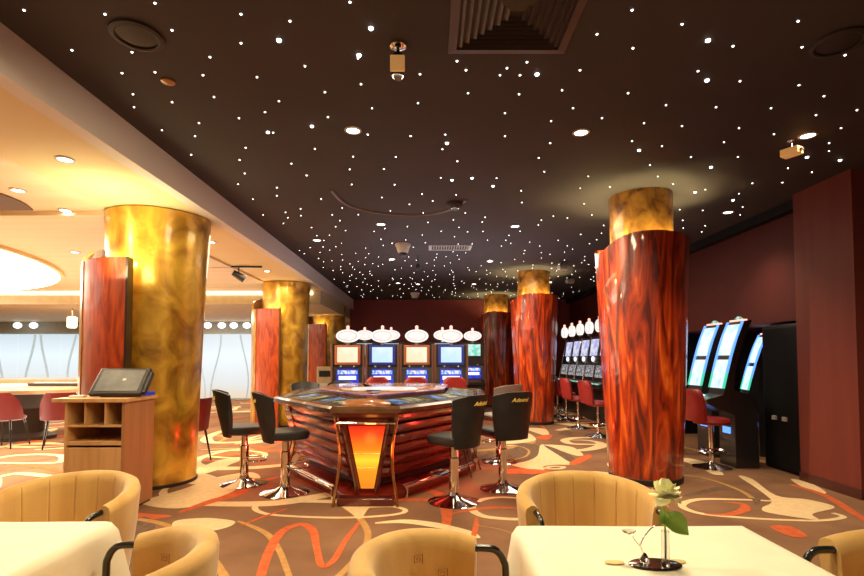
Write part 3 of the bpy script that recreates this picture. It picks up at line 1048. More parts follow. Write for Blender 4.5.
# chrome foot rails
for i in (0, 1, 2, 4, 5, 6):
    a = Vector(inset(RP, .13)[i])
    b = Vector(inset(RP, .13)[i + 1])
    dd = (b - a).normalized()
    a2, b2 = a + dd * .14, b - dd * .10
    fr = MB().tube([(a2.x, a2.y, .13), (b2.x, b2.y, .13)], .026, 12).build('foot_rail', 'chrome', rt)
    for q in (a2 + dd * .05, b2 - dd * .05):
        MB().tube([(q.x, q.y, .0), (q.x, q.y, .13)], .015, 8).build('rail_post', 'chrome', fr)
# front V panel with frame and curved bronze posts
yv = -1.66
vp = MB().add
m = MB()
m.add([(-.175, yv - .055, .735), (.175, yv - .055, .735), (.062, yv + .02, .13), (-.062, yv + .02, .13),
       (-.175, yv - .03, .735), (.175, yv - .03, .735), (.062, yv + .05, .13), (-.062, yv + .05, .13)],
      [(0, 3, 2, 1), (4, 5, 6, 7), (0, 1, 5, 4), (1, 2, 6, 5), (2, 3, 7, 6), (3, 0, 4, 7)])
vpan = m.build('amber_panel', 'flame', rt, smooth=0)
for s in (-1, 1):
    MB().tube([(s * .215, yv - .062, .75), (s * .088, yv + .01, .11)], .032, 6, flat=.7).build('panel_frame', 'table_dark', vpan)
MB().tube([(-.29, yv - .07, .765), (.29, yv - .07, .765)], .014, 8).build('panel_frame', 'chrome', vpan)
for z_ in (.47, .33):
    w_ = .062 + (z_ - .13) / .605 * .113
    yy = yv + .02 - (z_ - .13) / .605 * .075
    MB().tube([(-w_, yy - .005, z_), (w_, yy - .005, z_)], .004, 6).build('panel_bar', 'bronze', vpan)
for s in (-1, 1):
    pts = catmull([(s * .295, yv - .075, .83), (s * .262, yv - .095, .66), (s * .245, yv - .10, .48), (s * .256, yv - .11, .28), (s * .285, yv - .125, .10), (s * .30, yv - .135, 0.0)], 5)
    MB().tube(pts, .019, 10, flat=.75).build('leg', 'bronze', rt)
for ci, sg in ((1, 1), (6, -1)):
    p_ = Vector(inset(RP, .10)[ci])
    for k_ in (-1, 1):
        e_ = (Vector(RP[ci + k_]) - Vector(RP[ci])).normalized()
        b_ = p_ + e_ * .22
        o_ = Vector((b_.x, b_.y)).normalized()
        pts = catmull([(b_.x + o_.x * f_, b_.y + o_.y * f_, z_) for f_, z_ in ((.0, .83), (-.06, .66), (-.085, .48), (-.06, .28), (.0, .10), (.03, 0))], 4)
        MB().tube(pts, .015, 8, flat=.7).build('leg', 'bronze', rt)
m = MB().box(-.265, .265, yv - .13, yv - .0, 0, .075)
m.build('front_step', 'table_dark', rt, bevel=.01)
# mahogany mound at the front
MB().sphere((-.04, -1.46, .915), .25, 14, sz=.24, sx=1.05, sy=.62).build('front_cover', 'mahogany', rt)
# player stations on every facet
mid = inset(RP, .34)
for i in range(8):
    if i in (3, 7):
        continue
    a, b = Vector(mid[i]), Vector(mid[i + 1])
    dd = (b - a).normalized()
    nrm = Vector((-dd.y, dd.x))
    L_ = (b - a).length
    ns = 2 if L_ > 1.0 else 1
    for k in range(ns):
        c = a + dd * L_ * ((k + .5) / ns)
        ang = math.atan2(dd.y, dd.x)
        T = Matrix.Translation((c.x, c.y, .922)) @ Matrix.Rotation(ang, 4, 'Z') @ Matrix.Rotation(math.radians(6), 4, 'X')
        w = .31
        st = MB().box(-w, w, -.185, .17, -.01, .012, T).build('station', 'black_plastic', rt, bevel=.005)
        MB().box(-w + .06, -.06, -.10, .11, .012, .016, T).build('station_screen', 'ro_screen', st, smooth=0)
        MB().box(.05, w - .09, -.10, .11, .012, .016, T).build('station_screen', 'ro_green', st, smooth=0)
        MB().box(-.02, .01, -.13, .13, .012, .02, T).build('brass_strip', 'gold_trim', st, smooth=0)
        MB().box(w - .04, w - .015, -.13, .13, .012, .02, T).build('brass_strip', 'gold_trim', st, smooth=0)
for x_, y_ in ((-1.0, -.9), (1.0, -.9)):
    pass

# ------------------------------------------------------------------ lettering
def text_mesh(txt, size):
    c = bpy.data.curves.new('lettering', 'FONT')
    c.body = txt
    c.size = size
    c.align_x = 'CENTER'
    c.shear = .25
    c.extrude = .002
    c.offset = .0005
    c.space_character = 1.08
    o = bpy.data.objects.new('lettering', c)
    COL.objects.link(o)
    dg = bpy.context.evaluated_depsgraph_get()
    me = bpy.data.meshes.new_from_object(o.evaluated_get(dg))
    bpy.data.objects.remove(o)
    vs = [tuple(v.co) for v in me.vertices]
    fs = [tuple(p.vertices) for p in me.polygons]
    return vs, fs


# ------------------------------------------------------------------ padded bar stools
def back_surface(u, z):
    """outer back sheet: u -1..1 across, z 0..1 up -> local point (seat faces +y)"""
    w = .20 + .062 * z
    wing = .055 + .10 * z
    return Vector((u * w, -.225 - .115 * z + wing * abs(u) ** 2.2, .0 + z))


def make_stool(name, leather, label, group, letter=True):
    t = thing(name, label, 'bar stool', (0, 0, 0), 0, group)
    SZ = .64
    MB().lathe([(.25, 0), (.25, .008), (.22, .02), (.10, .042), (.055, .07), (.046, .10)], 40).build('base', 'chrome', t)
    MB().lathe([(.046, .06), (.046, .42), (.036, .43), (.036, SZ - .10)], 20).build('pole', 'chrome', t)
    MB().lathe([(.06, SZ - .11), (.12, SZ - .085), (.12, SZ - .08)], 20).build('seat_plate', 'black_plastic', t)
    # foot bar
    pts = [(.024, 0, .30)] + [(.17 * math.sin(a) , .06 + .14 * (1 - math.cos(a)) if False else .17 * math.cos(a) + .02, .27) for a in [i / 8 * 2.4 - 1.2 for i in range(9)]] + [(-.024, 0, .30)]
    MB().tube(catmull([(-.024, .0, .29), (-.15, .05, .27), (-.13, .19, .265), (0, .23, .265), (.13, .19, .265), (.15, .05, .27), (.024, 0, .29)], 4), .010, 8).build('footrest', 'chrome', t)
    # seat pad: rounded slab
    pl = []
    for i in range(36):
        a = 2 * PI * i / 36
        c, s = math.cos(a), math.sin(a)
        pl.append((.225 * math.copysign(abs(c) ** .55, c), .225 * math.copysign(abs(s) ** .55, s)))
    rings = []
    for k, z in ((.80, SZ - .085), (.95, SZ - .075), (1., SZ - .045), (.985, SZ - .012), (.92, SZ + .002), (.6, SZ + .008)):
        rings.append([(x * k, y * k, z) for x, y in pl])
    MB().loft(rings).build('seat', leather, t)
    # wing back, flaring at the top and curving round the sitter
    nu, nz = 22, 14
    H = .50
    z0 = SZ - .10
    outer, rows = [], []
    for zi in range(nz + 1):
        z = zi / nz
        row_o, row_i = [], []
        for ui in range(nu + 1):
            u = -1 + 2 * ui / nu
            top = 1 - .10 * abs(u) ** 3
            p = back_surface(u, z * top)
            # thickness
            thk = .030 + .018 * math.sin(PI * min(1, z * 1.05))
            q = back_surface(u * .97, z * top)
            p.z = z0 + p.z * H
            row_o.append((p.x, p.y, p.z))
            row_i.append((q.x * .97, q.y + thk, z0 + q.z * H))
        rows.append(row_o + row_i[::-1])
    bk = MB().loft(rows).build('backrest', leather, t, smooth=60)
    if letter:
        vs, fs = text_mesh('Admiral', .056)
        nv = []
        for x, y, z in vs:
            zz = .80 + (y / H)
            w = .20 + .062 * zz
            u = x / w
            p = back_surface(u, zz)
            nv.append((-x, p.y - .009 - z, z0 + zz * H))
        mm = MB()
        # text read from behind: mirror x about the centre line
        nv = [(x if False else x, y, z) for x, y, z in nv]
        mm.add([(-a, b_, c_) for a, b_, c_ in nv], fs)
        mm.build('lettering', 'gold_letter', bk, smooth=0)
    return t


GS = 'black padded stools at the roulette table'
stool = make_stool('bar_stool', 'black_leather', 'black wing-back stool nearest the amber panel on the podium side of the table', GS)
q = onz(285, 493, 0)
stool.location = q


def face(src, tgt):
    d = Vector(tgt) - Vector(src)
    return math.atan2(-d.x, d.y)


stool.rotation_euler.z = math.radians(-64)
q = onz(244, 484, 0)
dup(stool, q, math.radians(-66), 'black wing-back stool on the podium side, second from the amber panel')
q = onz(454, 502, 0)
dup(stool, q, math.radians(50), 'black wing-back stool nearest the amber panel on the red column side')
q = onz(503, 489, 0)
dup(stool, q, math.radians(26), 'black wing-back stool second from the amber panel on the red column side')
gst = make_stool('bar_stool', 'grey_leather', 'grey-topped wing-back stool half hidden behind the two black stools', GS, False)
q = ony(499, 400, 6.75)
gst.location = (q.x, 6.75, 0)
gst.rotation_euler.z = math.radians(35)
dup(stool, (-2.06, 8.35, 0), math.radians(180 + 20), 'black stool top showing beyond the roulette table, by the middle gold column', scale=.95)
dup(stool, (-1.55, 8.68, 0), math.radians(180 + 5), 'black stool top showing beyond the roulette table, before the first copper slot machine', scale=.95)


# ------------------------------------------------------------------ slot machines
def ell(a, b, z, y, n=28):
    return [(a * math.cos(2 * PI * j / n), y, z + b * math.sin(2 * PI * j / n)) for j in range(n)]


def make_sign(t, zc, a=.225, b=.125):
    s = MB().loft([ell(a, b, zc, .07), ell(a, b, zc, -.0)]).build('sign', 'sign_rim', t)
    MB().loft([ell(a * .80, b * .76, zc, -.008), ell(a * .80, b * .76, zc, .0)]).build('sign_outline', 'sign_line', s)
    MB().loft([ell(a * .74, b * .68, zc, -.014), ell(a * .74, b * .68, zc, .0)]).build('sign_face', 'sign', s)
    MB().lathe([(.028, zc + b - .01), (.03, zc + b + .06), (.018, zc + b + .075)], 12, (0, .035, 0)).build('sign_lamp', 'sign_lamp', s)
    MB().box(-.03, .03, .01, .06, zc - b - .06, zc - b + .02).build('sign_post', 'chrome', s, smooth=0)


def make_slot(label, group, frame, screen, lift=0.):
    t = thing('slot_machine', label, 'slot machine', (0, 0, 0), 0, group)
    prof_ = [(.0, 0), (.0, .70), (-.12, .74), (-.13, .80), (.02, .86), (.06, 1.22), (.03, 1.26), (.03, 1.64 + lift), (.10, 1.67 + lift), (.55, 1.67 + lift), (.55, 0)]
    w = .305
    MB().loft([[(-w, y, z) for y, z in prof_], [(w, y, z) for y, z in prof_]]).build('cabinet', 'cab_black', t, smooth=20)
    for s in (-1, 1):
        MB().box(s * w - .02, s * w + .02, .012, .05, .88, 1.66).build('side_trim', 'cab_brown', t, bevel=.006)
    fr = MB().box(-.245, .245, .0, .03, 1.27 + lift, 1.645 + lift).build('screen_frame', frame, t, bevel=.008)
    MB().box(-.195, .195, -.006, .0, 1.315 + lift, 1.605 + lift).build('screen', screen, fr, smooth=0)
    g_ = MB()
    g_.add([(-.215, .012, .90), (.215, .012, .90), (.20, .04, 1.185), (-.20, .04, 1.185)], [(0, 1, 2, 3)])
    lo = g_.build('lower_glass', 's_blue', t, smooth=0)
    MB().box(-.19, .19, .012, .022, 1.09, 1.16).build('symbol_row', 's_cyan', lo, smooth=0)
    MB().box(-.165, .165, .0, .012, .985, 1.055).build('pay_strip', 's_strip', lo, smooth=0)
    MB().box(-.20, .20, -.10, .0, .80, .845).build('button_deck', 'cab_brown', t, bevel=.008)
    for s in (-1, 1):
        MB().lathe([(.02, 0), (.02, .03), (.012, .035)], 10, (s * .13, .03, 1.225)).build('coin_knob', 'chrome', t)
    make_sign(t, 1.82 + lift)
    return t


YS = 9.55
XS = [(u - 430) / 500 * YS for u in (347.5, 382.3, 416.7, 451.2)]
GF = 'slot machines in the row behind the roulette table'
labs = ['copper-framed slot machine with cream screen, end of front row by the gold columns',
        'navy-framed slot machine with icy screen, second from the gold columns',
        'copper-framed slot machine with cream screen, third from the gold columns',
        'navy-framed slot machine with icy screen, end of front row by the red columns']
sa = make_slot(labs[0], GF, 'f_orange', 's_cream')
sb = make_slot(labs[1], GF, 'f_blue', 's_ice')
sa.location = (XS[0], YS, 0)
sb.location = (XS[1], YS, 0)
dup(sa, (XS[2], YS, 0), 0, labs[2])
dup(sb, (XS[3], YS, 0), 0, labs[3])
YS2 = 12.6
GR = 'slot machines in the farther row against the end wall'
labs = ['far slot machine whose white oval sign shows between the first and second front signs',
        'far slot machine whose oval sign peeps out beside the second front sign',
        'far slot machine hidden behind the third front machine but for its cream glow',
        'far slot machine whose blue-marked oval sign peeps beside the last front sign',
        'far slot machine with teal and white screens beyond the end of the front row']
sr = None
for i, u in enumerate((364.5, 391, 417, 442.5, 469.5)):
    x = (u - 430) / 500 * YS2
    if i == 2:
        continue
    if sr is None:
        sr = make_slot(labs[i], GR, 'cab_black', 's_ice', .17)
        sr.location = (x, YS2, 0)
    elif i == 4:
        o = make_slot(labs[i], GR, 'cab_black', 's_teal', .15)
        o.location = (x + .08, YS2, 0)
    else:
        dup(sr, (x, YS2, 0), 0, labs[i])


def make_upright(label, group):
    """upright slot machine with sloping tall screens and a round sign, front faces -y"""
    t = thing('slot_machine', label, 'slot machine', (0, 0, 0), 0, group)
    w = .27
    prof_ = [(.05, 0), (.05, .70), (-.12, .76), (-.13, .83), (.0, .90), (.06, 1.25), (.12, 1.32), (.20, 1.90), (.55, 1.92), (.55, 0)]
    MB().loft([[(-w, y, z) for y, z in prof_], [(w, y, z) for y, z in prof_]]).build('cabinet', 'cab_black', t, smooth=20)

    def slope(name, m, z0, z1, y0, y1, hw_, par, d=.006):
        b_ = MB()
        b_.add([(-hw_, y0 - d, z0), (hw_, y0 - d, z0), (hw_, y1 - d, z1), (-hw_, y1 - d, z1)], [(0, 1, 2, 3)])
        return b_.build(name, m, par, smooth=0)
    slope('upper_screen', 's_lilac', 1.46, 1.84, .139, .192, .20, t, .012)
    slope('lower_screen', 's_dim', .98, 1.24, .014, .058, .21, t, .012)
    MB().loft([ell(.06, .06, 1.385, .10), ell(.06, .06, 1.385, .125)]).build('round_emblem', 's_strip', t)
    MB().box(-.22, .22, -.125, -.02, .835, .86).build('button_deck', 's_green', t, bevel=.004)
    for s in (-1, 1):
        MB().tube([(s * w, -.02, .88), (s * w, .05, 1.25), (s * w, .20, 1.9)], .012, 6).build('side_trim', 'chrome', t)
    make_sign(t, 2.10, .16, .14)
    return t


GU = 'upright slot machines in the row along the red wall'
uplab = ['upright lilac-screen slot machine of the wall row, first from the nearest red column',
         'upright lilac-screen slot machine of the wall row, second from the nearest red column',
         'upright slot machine with lilac screen, third and middle of the wall row',
         'upright lilac-screen slot machine of the wall row, fourth from the nearest red column',
         'upright slot machine with lilac screen, last of the wall row beside the middle red column']
up = None
UX, UY = 3.62, [10.75, 11.45, 12.15, 12.85, 13.55]
for i, y in enumerate(UY):
    if up is None:
        up = make_upright(uplab[0], GU)
        up.location = (UX, y, 0)
        up.rotation_euler.z = -PI / 2 + .12
    else:
        dup(up, (UX, y, 0), -PI / 2 + .12, uplab[i])


def make_curved(label, group):
    """slot machine with a tall backward-curving double screen edged in blue light; front faces -y"""
    t = thing('slot_machine', label, 'slot machine', (0, 0, 0), 0, group)
    w = .205
    crv = [(.0, 1.0), (.05, 1.2), (.11, 1.42), (.18, 1.64), (.27, 1.86)]
    body = [(.12, 0), (.12, .66), (-.22, .80), (-.24, .86), (-.02, .92)] + crv + [(.37, 1.87), (.27, 1.64), (.20, 1.42), (.14, 1.2), (.12, .98), (.40, .90), (.42, 0)]
    MB().loft([[(-w, y, z) for y, z in body], [(w, y, z) for y, z in body]]).build('cabinet', 'cab_black', t, smooth=25)

    def strip(name, m, i0, i1, x0, x1, d, par):
        P = catmull([(0, y, z) for y, z in crv], 4)
        n = len(P)
        P = P[int(i0 * (n - 1)):int(i1 * (n - 1)) + 1]
        b_ = MB()
        b_.loft([[(x0, p.y - d, p.z), (x1, p.y - d, p.z), (x1, p.y + .01, p.z), (x0, p.y + .01, p.z)] for p in P])
        return b_.build(name, m, par, smooth=30)
    strip('upper_screen', 's_white', .53, .97, -.16, .16, .012, t)
    strip('lower_screen', 's_white', .0, .44, -.16, .16, .012, t)
    for s in (-1, 1):
        strip('edge_light', 'edge_blue', .3, 1., s * .185 - .018, s * .185 + .018, .02, t)
        strip('edge_light', 'edge_green', 0., .3, s * .185 - .018, s * .185 + .018, .02, t)
    MB().box(-.17, .17, .27, .33, 1.862, 1.885).build('top_light', 'sign_lamp', t, bevel=.004)
    MB().lathe([(.05, 1.88), (.05, 1.90), (.02, 1.925)], 14, (0, .31, 0)).build('beacon', 's_green', t)
    MB().box(-.18, .18, -.20, -.04, .865, .88).build('button_deck', 'vent_grey', t, bevel=.003)
    MB().lathe([(.05, 0), (.05, .02), (.03, .03)], 14, (-.15, -.14, .88)).build('spin_button', 's_strip', t)
    MB().box(-.09, .09, .105, .12, .42, .50).build('blue_badge', 'edge_blue', t, smooth=0)
    return t


GN = 'curved screen slot machines in the alcove'
cv = make_curved('tall curved-screen slot machine nearest in the alcove, right behind a red stool', GN)
cv.location = (3.72, 6.50, 0)
cv.rotation_euler.z = -PI / 2 + .02
cv.scale = (.82, 1, 1)
dup(cv, (3.80, 7.18, 0), -PI / 2 + .05, 'tall curved-screen slot machine with red top light, half hidden by the nearest red column')
dup(cv, (4.60, 7.32, 0), -PI / 2 - .30, 'shorter curved-screen slot machine seen just behind the nearest alcove machine', scale=.93)
dup(cv, (4.74, 8.45, 0), -PI / 2 - .30, 'shorter curved-screen slot machine seen between the two tall alcove machines', scale=.93)
t = thing('cabinet_back', 'black cabinet back with two small sockets standing by the pilaster', 'cabinet', (4.72, 6.2, 0))
MB().box(-.42, .42, -.40, .30, 0, 1.80).build('shell', 'black_wall', t, bevel=.05)
for x in (-.12, .06):
    MB().box(-.445, -.42, x - .03, x + .03, .62, .67).build('socket', 'vent_grey', t, smooth=0)


# ------------------------------------------------------------------ red stools for slots
def make_red_stool(label, group):
    t = thing('slot_stool', label, 'stool', (0, 0, 0), 0, group)
    MB().lathe([(.23, 0), (.23, .015), (.16, .03), (.05, .06), (.03, .09)], 28).build('base', 'chrome', t)
    MB().lathe([(.03, .08), (.03, .55)], 16).build('pole', 'chrome', t)
    MB().lathe([(.155, .20), (.17, .215), (.155, .23), (.14, .215), (.155, .20)], 28, c0=False, c1=False).build('foot_ring', 'chrome', t)
    MB().lathe([(.10, .54), (.20, .56), (.215, .59), (.20, .63), (.10, .645), (.002, .648)], 28).build('seat', 'red_leather', t)
    rows = []
    for zi in range(9):
        z = zi / 8
        ww = .17 + .05 * math.sin(PI * min(1, z * .8 + .1))
        if zi == 8:
            ww *= .72
        ro = [(ww * math.sin(a), -.15 - .15 * math.cos(a * .9) - .07 * z, .60 + .40 * z) for a in [-1.1 + 2.2 * k / 10 for k in range(11)]]
        ri = [(x * .9, y + .05, zz) for x, y, zz in ro]
        rows.append(ro + ri[::-1])
    MB().loft(rows).build('backrest', 'red_leather', t, smooth=60)
    return t


GRS = 'red slot stools'
rs_ = make_red_stool('red padded stool on chrome pole before the nearest alcove machine', GRS)
q = onz(712, 468, 0)
rs_.location = (q.x, q.y, 0)
rs_.rotation_euler.z = -PI / 2 + .2
dup(rs_, (3.30, 7.25, 0), -PI / 2 + .3, 'red padded stool half hidden by the nearest red column, before the second alcove machine')
for i, q in enumerate((Vector((3.05, 12.0, 0)), Vector((3.05, 11.25, 0)), Vector((2.95, 10.0, 0)), Vector((2.98, 8.9, 0)))):
    dup(rs_, (q.x, q.y, 0), -PI / 2 + .1 * i, ['red padded stool of the wall row right beside the middle red column', 'red padded stool of the wall row, second from the middle red column',
                                               'red padded stool of the wall row, third from the middle red column', 'red padded stool at the edge of the nearest red column, far side'][i])
for i in (1, 2, 3):
    dup(rs_, (XS[i], 8.86, 0), .05, ['red rounded stool back showing before the first navy slot machine', 'red rounded stool back showing before the second copper slot machine', 'red rounded stool back showing before the last navy slot machine'][i - 1], 'red stools before the front slot row', 1.07)

# cream kiosk beyond
q = onz(322, 404, 0)
t = thing('cream_kiosk', 'small cream cabinet kiosk between the far gold column and the slot machines', 'kiosk', (-2.52, 12.4, 0))
MB().box(-.24, .24, -.2, .25, 0, 1.2).build('body', 'cream_kiosk', t, bevel=.02)
MB().box(-.18, .18, -.21, -.2, .95, 1.1).build('panel', 'black_plastic', t, smooth=0)
MB().box(-.17, .17, -.205, -.2, .5, .8).build('door', 'paper', t, smooth=0)

# ------------------------------------------------------------------ left-hand gaming tables and red chairs
t = thing('gaming_table', 'large round-ended gaming table with pale wooden rim at the podium side', 'gaming table', (-7.6, 8.75, 0))
MB().lathe([(.9, .80), (1.0, .82), (1.02, .87), (1.0, .905), (.94, .91)], 56, (0, 0, 0), 1.9, .92).build('rim', 'felt_edge', t)
MB().lathe([(.94, .905), (.001, .912)], 56, (0, 0, 0), 1.9, .92, c0=False).build('table_top', 'felt', t)
MB().lathe([(.62, 0), (.62, .06), (.5, .12), (.5, .80)], 40, (0, 0, 0), 1.7, .8).build('pedestal', 'dark_base', t)
t2 = thing('chip_tray', 'dark long chip tray lying on the large gaming table', 'chip tray', (-6.35, 8.75, .912))
MB().box(-.6, .6, -.10, .12, 0, .05).build('tray', 'dark_base', t2, bevel=.01)
MB().box(-.5, .5, -.08, .02, .05, .06).build('chip_row', 'paper', t2, smooth=0)
t2 = thing('table_display', 'small grey display in a wooden hood on the gaming table', 'display', (-6.05, 9.0, .912), -.15)
MB().box(-.16, .16, .05, .16, 0, .26).build('hood', 'oak_side', t2, bevel=.015)
MB().box(-.11, .11, .035, .05, .05, .22).build('screen', 'screen_grey', t2, smooth=0)
t = thing('gaming_table', 'farther gaming table showing as a thin pale strip behind the large one', 'gaming table', (-9.3, 11.6, 0))
MB().lathe([(.9, .82), (1.0, .84), (1.0, .93), (.94, .935)], 48, (0, 0, 0), 2.2, .8).build('rim', 'felt_edge', t)
MB().lathe([(.94, .93), (.001, .937)], 48, (0, 0, 0), 2.2, .8, c0=False).build('table_top', 'felt', t)
MB().lathe([(.6, 0), (.5, .1), (.5, .83)], 32, (0, 0, 0), 1.8, .7).build('pedestal', 'dark_base', t)


def make_red_chair(label, group):
    t = thing('dining_chair', label, 'chair', (0, 0, 0), 0, group)
    MB().lathe([(.2, .42), (.24, .44), (.245, .47), (.22, .49), (.002, .495)], 28).build('seat', 'wine_leather', t)
    rows = []
    for zi in range(9):
        z = zi / 8
        am = 1.45 - .75 * z ** 2
        ro = [((.26 + .03 * z) * math.sin(a), -(.25 + .05 * z) * math.cos(a), .44 + .42 * z) for a in [-am + 2 * am * k / 14 for k in range(15)]]
        ri = [(x * .9, y * .9, zz) for x, y, zz in ro]
        rows.append(ro + ri[::-1])
    MB().loft(rows).build('backrest', 'wine_leather', t, smooth=60)
    for sx in (-1, 1):
        for sy in (-1, 1):
            MB().tube([(sx * .15, sy * .15, .44), (sx * .21, sy * .21, 0)], [.016, .011], 8).build('leg', 'black_metal', t)
    return t


GC = 'red shell chairs on the carpet'
ch = make_red_chair('red shell chair in front of the large gaming table, farthest from the podium', GC)
ch.location = onz(6, 447, 0)
ch.rotation_euler.z = .1
dup(ch, onz(60, 447, 0), .6, 'red shell chair in front of the large gaming table, just above the podium edge')
q = onz(200, 466, 0)
dup(ch, onz(187, 463, 0), 1.4, 'red shell chair peeping out from behind the big gold column')

# ------------------------------------------------------------------ front tables with cloths
def make_table(name_label, cx, cy, w, d, cl_label):
    t = thing('dining_table', name_label, 'table', (cx, cy, 0), 0, 'square dining tables')
    MB().box(-w / 2 + .01, w / 2 - .01, -d / 2 + .01, d / 2 - .01, .715, .742).build('table_top', 'oak_side', t, bevel=.004)
    MB().lathe([(.04, .05), (.04, .715)], 16).build('pedestal', 'black_metal', t)
    MB().lathe([(.26, 0), (.26, .02), (.06, .05)], 24).build('base', 'black_metal', t)
    # cloth : one sheet lying on the top and hanging over
    N, drop = 14, 10
    hx, hy = w / 2 + .004, d / 2 + .004
    per = []
    K = 40
    for i in range(K):
        per.append((-hx + 2 * hx * i / K, -hy))
    for i in range(K):
        per.append((hx, -hy + 2 * hy * i / K))
    for i in range(K):
        per.append((hx - 2 * hx * i / K, hy))
    for i in range(K):
        per.append((-hx, hy - 2 * hy * i / K))
    rings = []
    rnd_ = random.Random(int(cx * 100))
    for s in (.25, .5, .75, .92, .985):
        rings.append([(x * s, y * s, .7485 + .0012 * math.sin(x * 9 * s + 1) * math.cos(y * 7 * s)) for x, y in per])
    rings.append([(x, y, .746) for x, y in per])
    for k in range(1, drop + 1):
        dz = .30 * k / drop
        rr = []
        for i, (x, y) in enumerate(per):
            ex = (1 if x >= hx - 1e-4 else -1 if x <= -hx + 1e-4 else 0)
            ey = (1 if y >= hy - 1e-4 else -1 if y <= -hy + 1e-4 else 0)
            cor = min(1., min(abs(hx - abs(x)) + (0 if ey else 1), abs(hy - abs(y)) + (0 if ex else 1)) / .12) if False else 0
            along = x if ey else y
            edge = min(hx - abs(x), 9) if ey and not ex else min(hy - abs(y), 9)
            c_ = max(0, 1 - edge / .16)
            out = .012 + .010 * math.sin(along * 26 + cx * 5) * (k / drop) + .055 * c_ ** 2 * (k / drop)
            x2, y2 = x + ex * out, y + ey * out
            if ex and not ey:
                pass
            rr.append((x2, y2, .746 - dz - .03 * c_ ** 2 * (k / drop)))
        rings.append(rr)
    m = MB()
    m.loft(rings, True, True, False)
    c = m.build('tablecloth', 'cloth', None, (cx, cy, 0), 0, smooth=60)
    tag(c, cl_label, 'tablecloth', 'cream tablecloths')
    sol = c.modifiers.new('solid', 'SOLIDIFY')
    sol.thickness = .003
    sol.offset = 1
    return t


TR = (.735, 1.45)
make_table('square dining table under the cloth with the flower', TR[0], TR[1], .82, .82, 'cream tablecloth with a single flower standing on it')
make_table('square dining table under the bare cloth by the podium', -1.64, 1.50, .86, .82, 'bare cream tablecloth on the table by the podium')


# ------------------------------------------------------------------ barrel armchairs (open side +y)
def make_barrel(label, group, pleats):
    t = thing('barrel_armchair', label, 'armchair', (0, 0, 0), 0, group)
    A = math.radians(106)
    n = 380
    ro0, ri0 = .325, .262
    rings = []
    for j in range(n + 1):
        q = -1 + 2 * j / n
        a = q * A
        zt = .80 - .065 * abs(q) ** 2.2
        c, s = math.sin(a), -math.cos(a)
        pleat = (.007 * math.exp(-(math.sin(a * 7.5) / .07) ** 2) * (1 if abs(q) < .8 else 0)) if pleats else 0
        sec = []
        sq = 1.0 + .05 * abs(math.sin(a)) ** 4
        for r, z in ((ro0 - .035, .36), (ro0 - .02, .45), (ro0, .60), (ro0 + .012, zt - .03), (ro0 + .006, zt - .008), (ro0 - .016, zt + .004), (ri0 + .03, zt + .003), (ri0 + .008 + pleat * .3, zt - .012),
                     (ri0 + pleat, zt - .045), (ri0 - .006 + pleat, .60), (ri0 - .012 + pleat, .50), (ri0 - .03, .42), (ri0 - .03, .36)):
            sec.append((r * sq * c * 1.03, r * sq * s - (0 if s < 0 else 0), z))
        rings.append(sec)
    # straight run forward of the arms
    for e, lst in ((0, []), (1, [])):
        pass
    sh = MB().loft(rings).build('shell', 'chair_fabric', t, smooth=50)
    pl = []
    for i in range(40):
        a = 2 * PI * i / 40
        c, s = math.cos(a), math.sin(a)
        pl.append((.235 * math.copysign(abs(c) ** .8, c), .24 * math.copysign(abs(s) ** .8, s) + .01))
    MB().loft([[(x * k, y * k, z) for x, y in pl] for k, z in ((.9, .36), (1, .38), (1, .44), (.96, .465), (.7, .475))]).build('seat', 'chair_fabric', t)
    # black tube arm ends: leave the shell, run forward, bend down to the floor
    ex, ey = .30 * math.sin(A), -.30 * math.cos(A)
    for s in (-1, 1):
        pts = catmull([(s * ex * 1.03, ey - .05, .708), (s * ex * 1.02, ey + .025, .708), (s * ex * 1.01, ey + .07, .70), (s * ex, ey + .097, .665), (s * ex, ey + .105, .60), (s * ex, ey + .10, .3), (s * ex, ey + .09, 0)], 5)
        MB().tube(pts, .0125, 12).build('arm_tube', 'black_metal', t)
        MB().tube([(s * .19, -.17, .38), (s * .22, -.24, 0)], .0125, 10).build('leg', 'black_metal', t)
    # woven square-spiral motifs on the inside
    for a, z in () if pleats else ((-62, .70), (-30, .60), (24, .70), (55, .62), (78, .68), (-82, .64), (2, .63)):
        ar = math.radians(a)
        c, s = math.sin(ar), -math.cos(ar)
        ctr = Vector((.256 * c * 1.03, .256 * s, z))
        tx = Vector((math.cos(ar), math.sin(ar), 0))
        up_ = Vector((0, 0, 1))
        sp = [(-1, -1), (-1, 1), (1, 1), (1, -.4), (-.4, -.4), (-.4, .4), (.4, .4), (.4, 0)]
        mm = MB()
        mm.tube([ctr + tx * (x * .016) + up_ * (y * .016) for x, y in sp], .0018, 4, flat=1.)
        mm.build('woven_motif', 'motif', sh)
    return t


GB = 'tan barrel armchairs'
bc = make_barrel('tan barrel armchair behind the flower table, its back to the nearest red column', GB, True)
bc.location = (.715, 2.25, 0)
bc.scale = (.90, .95, 1.0)
bc.rotation_euler.z = PI + .03
dup(bc, (-1.665, 2.26, 0), PI - .06, 'tan barrel armchair behind the bare table, in front of the podium')
bm_ = make_barrel('pale armchair whose black arm tube meets the flower table, roulette table beyond', GB, False)
bm_.location = (.105, 1.46, 0)
bm_.rotation_euler.z = -PI / 2 + .10
dup(bm_, (-.985, 1.49, 0), PI / 2 - .10, 'pale armchair drawn up to the open end of the bare table')
dup(bm_, (1.455, 1.45, 0), PI / 2 - .05, 'tan armchair by the flower table, mostly cut off by the frame')

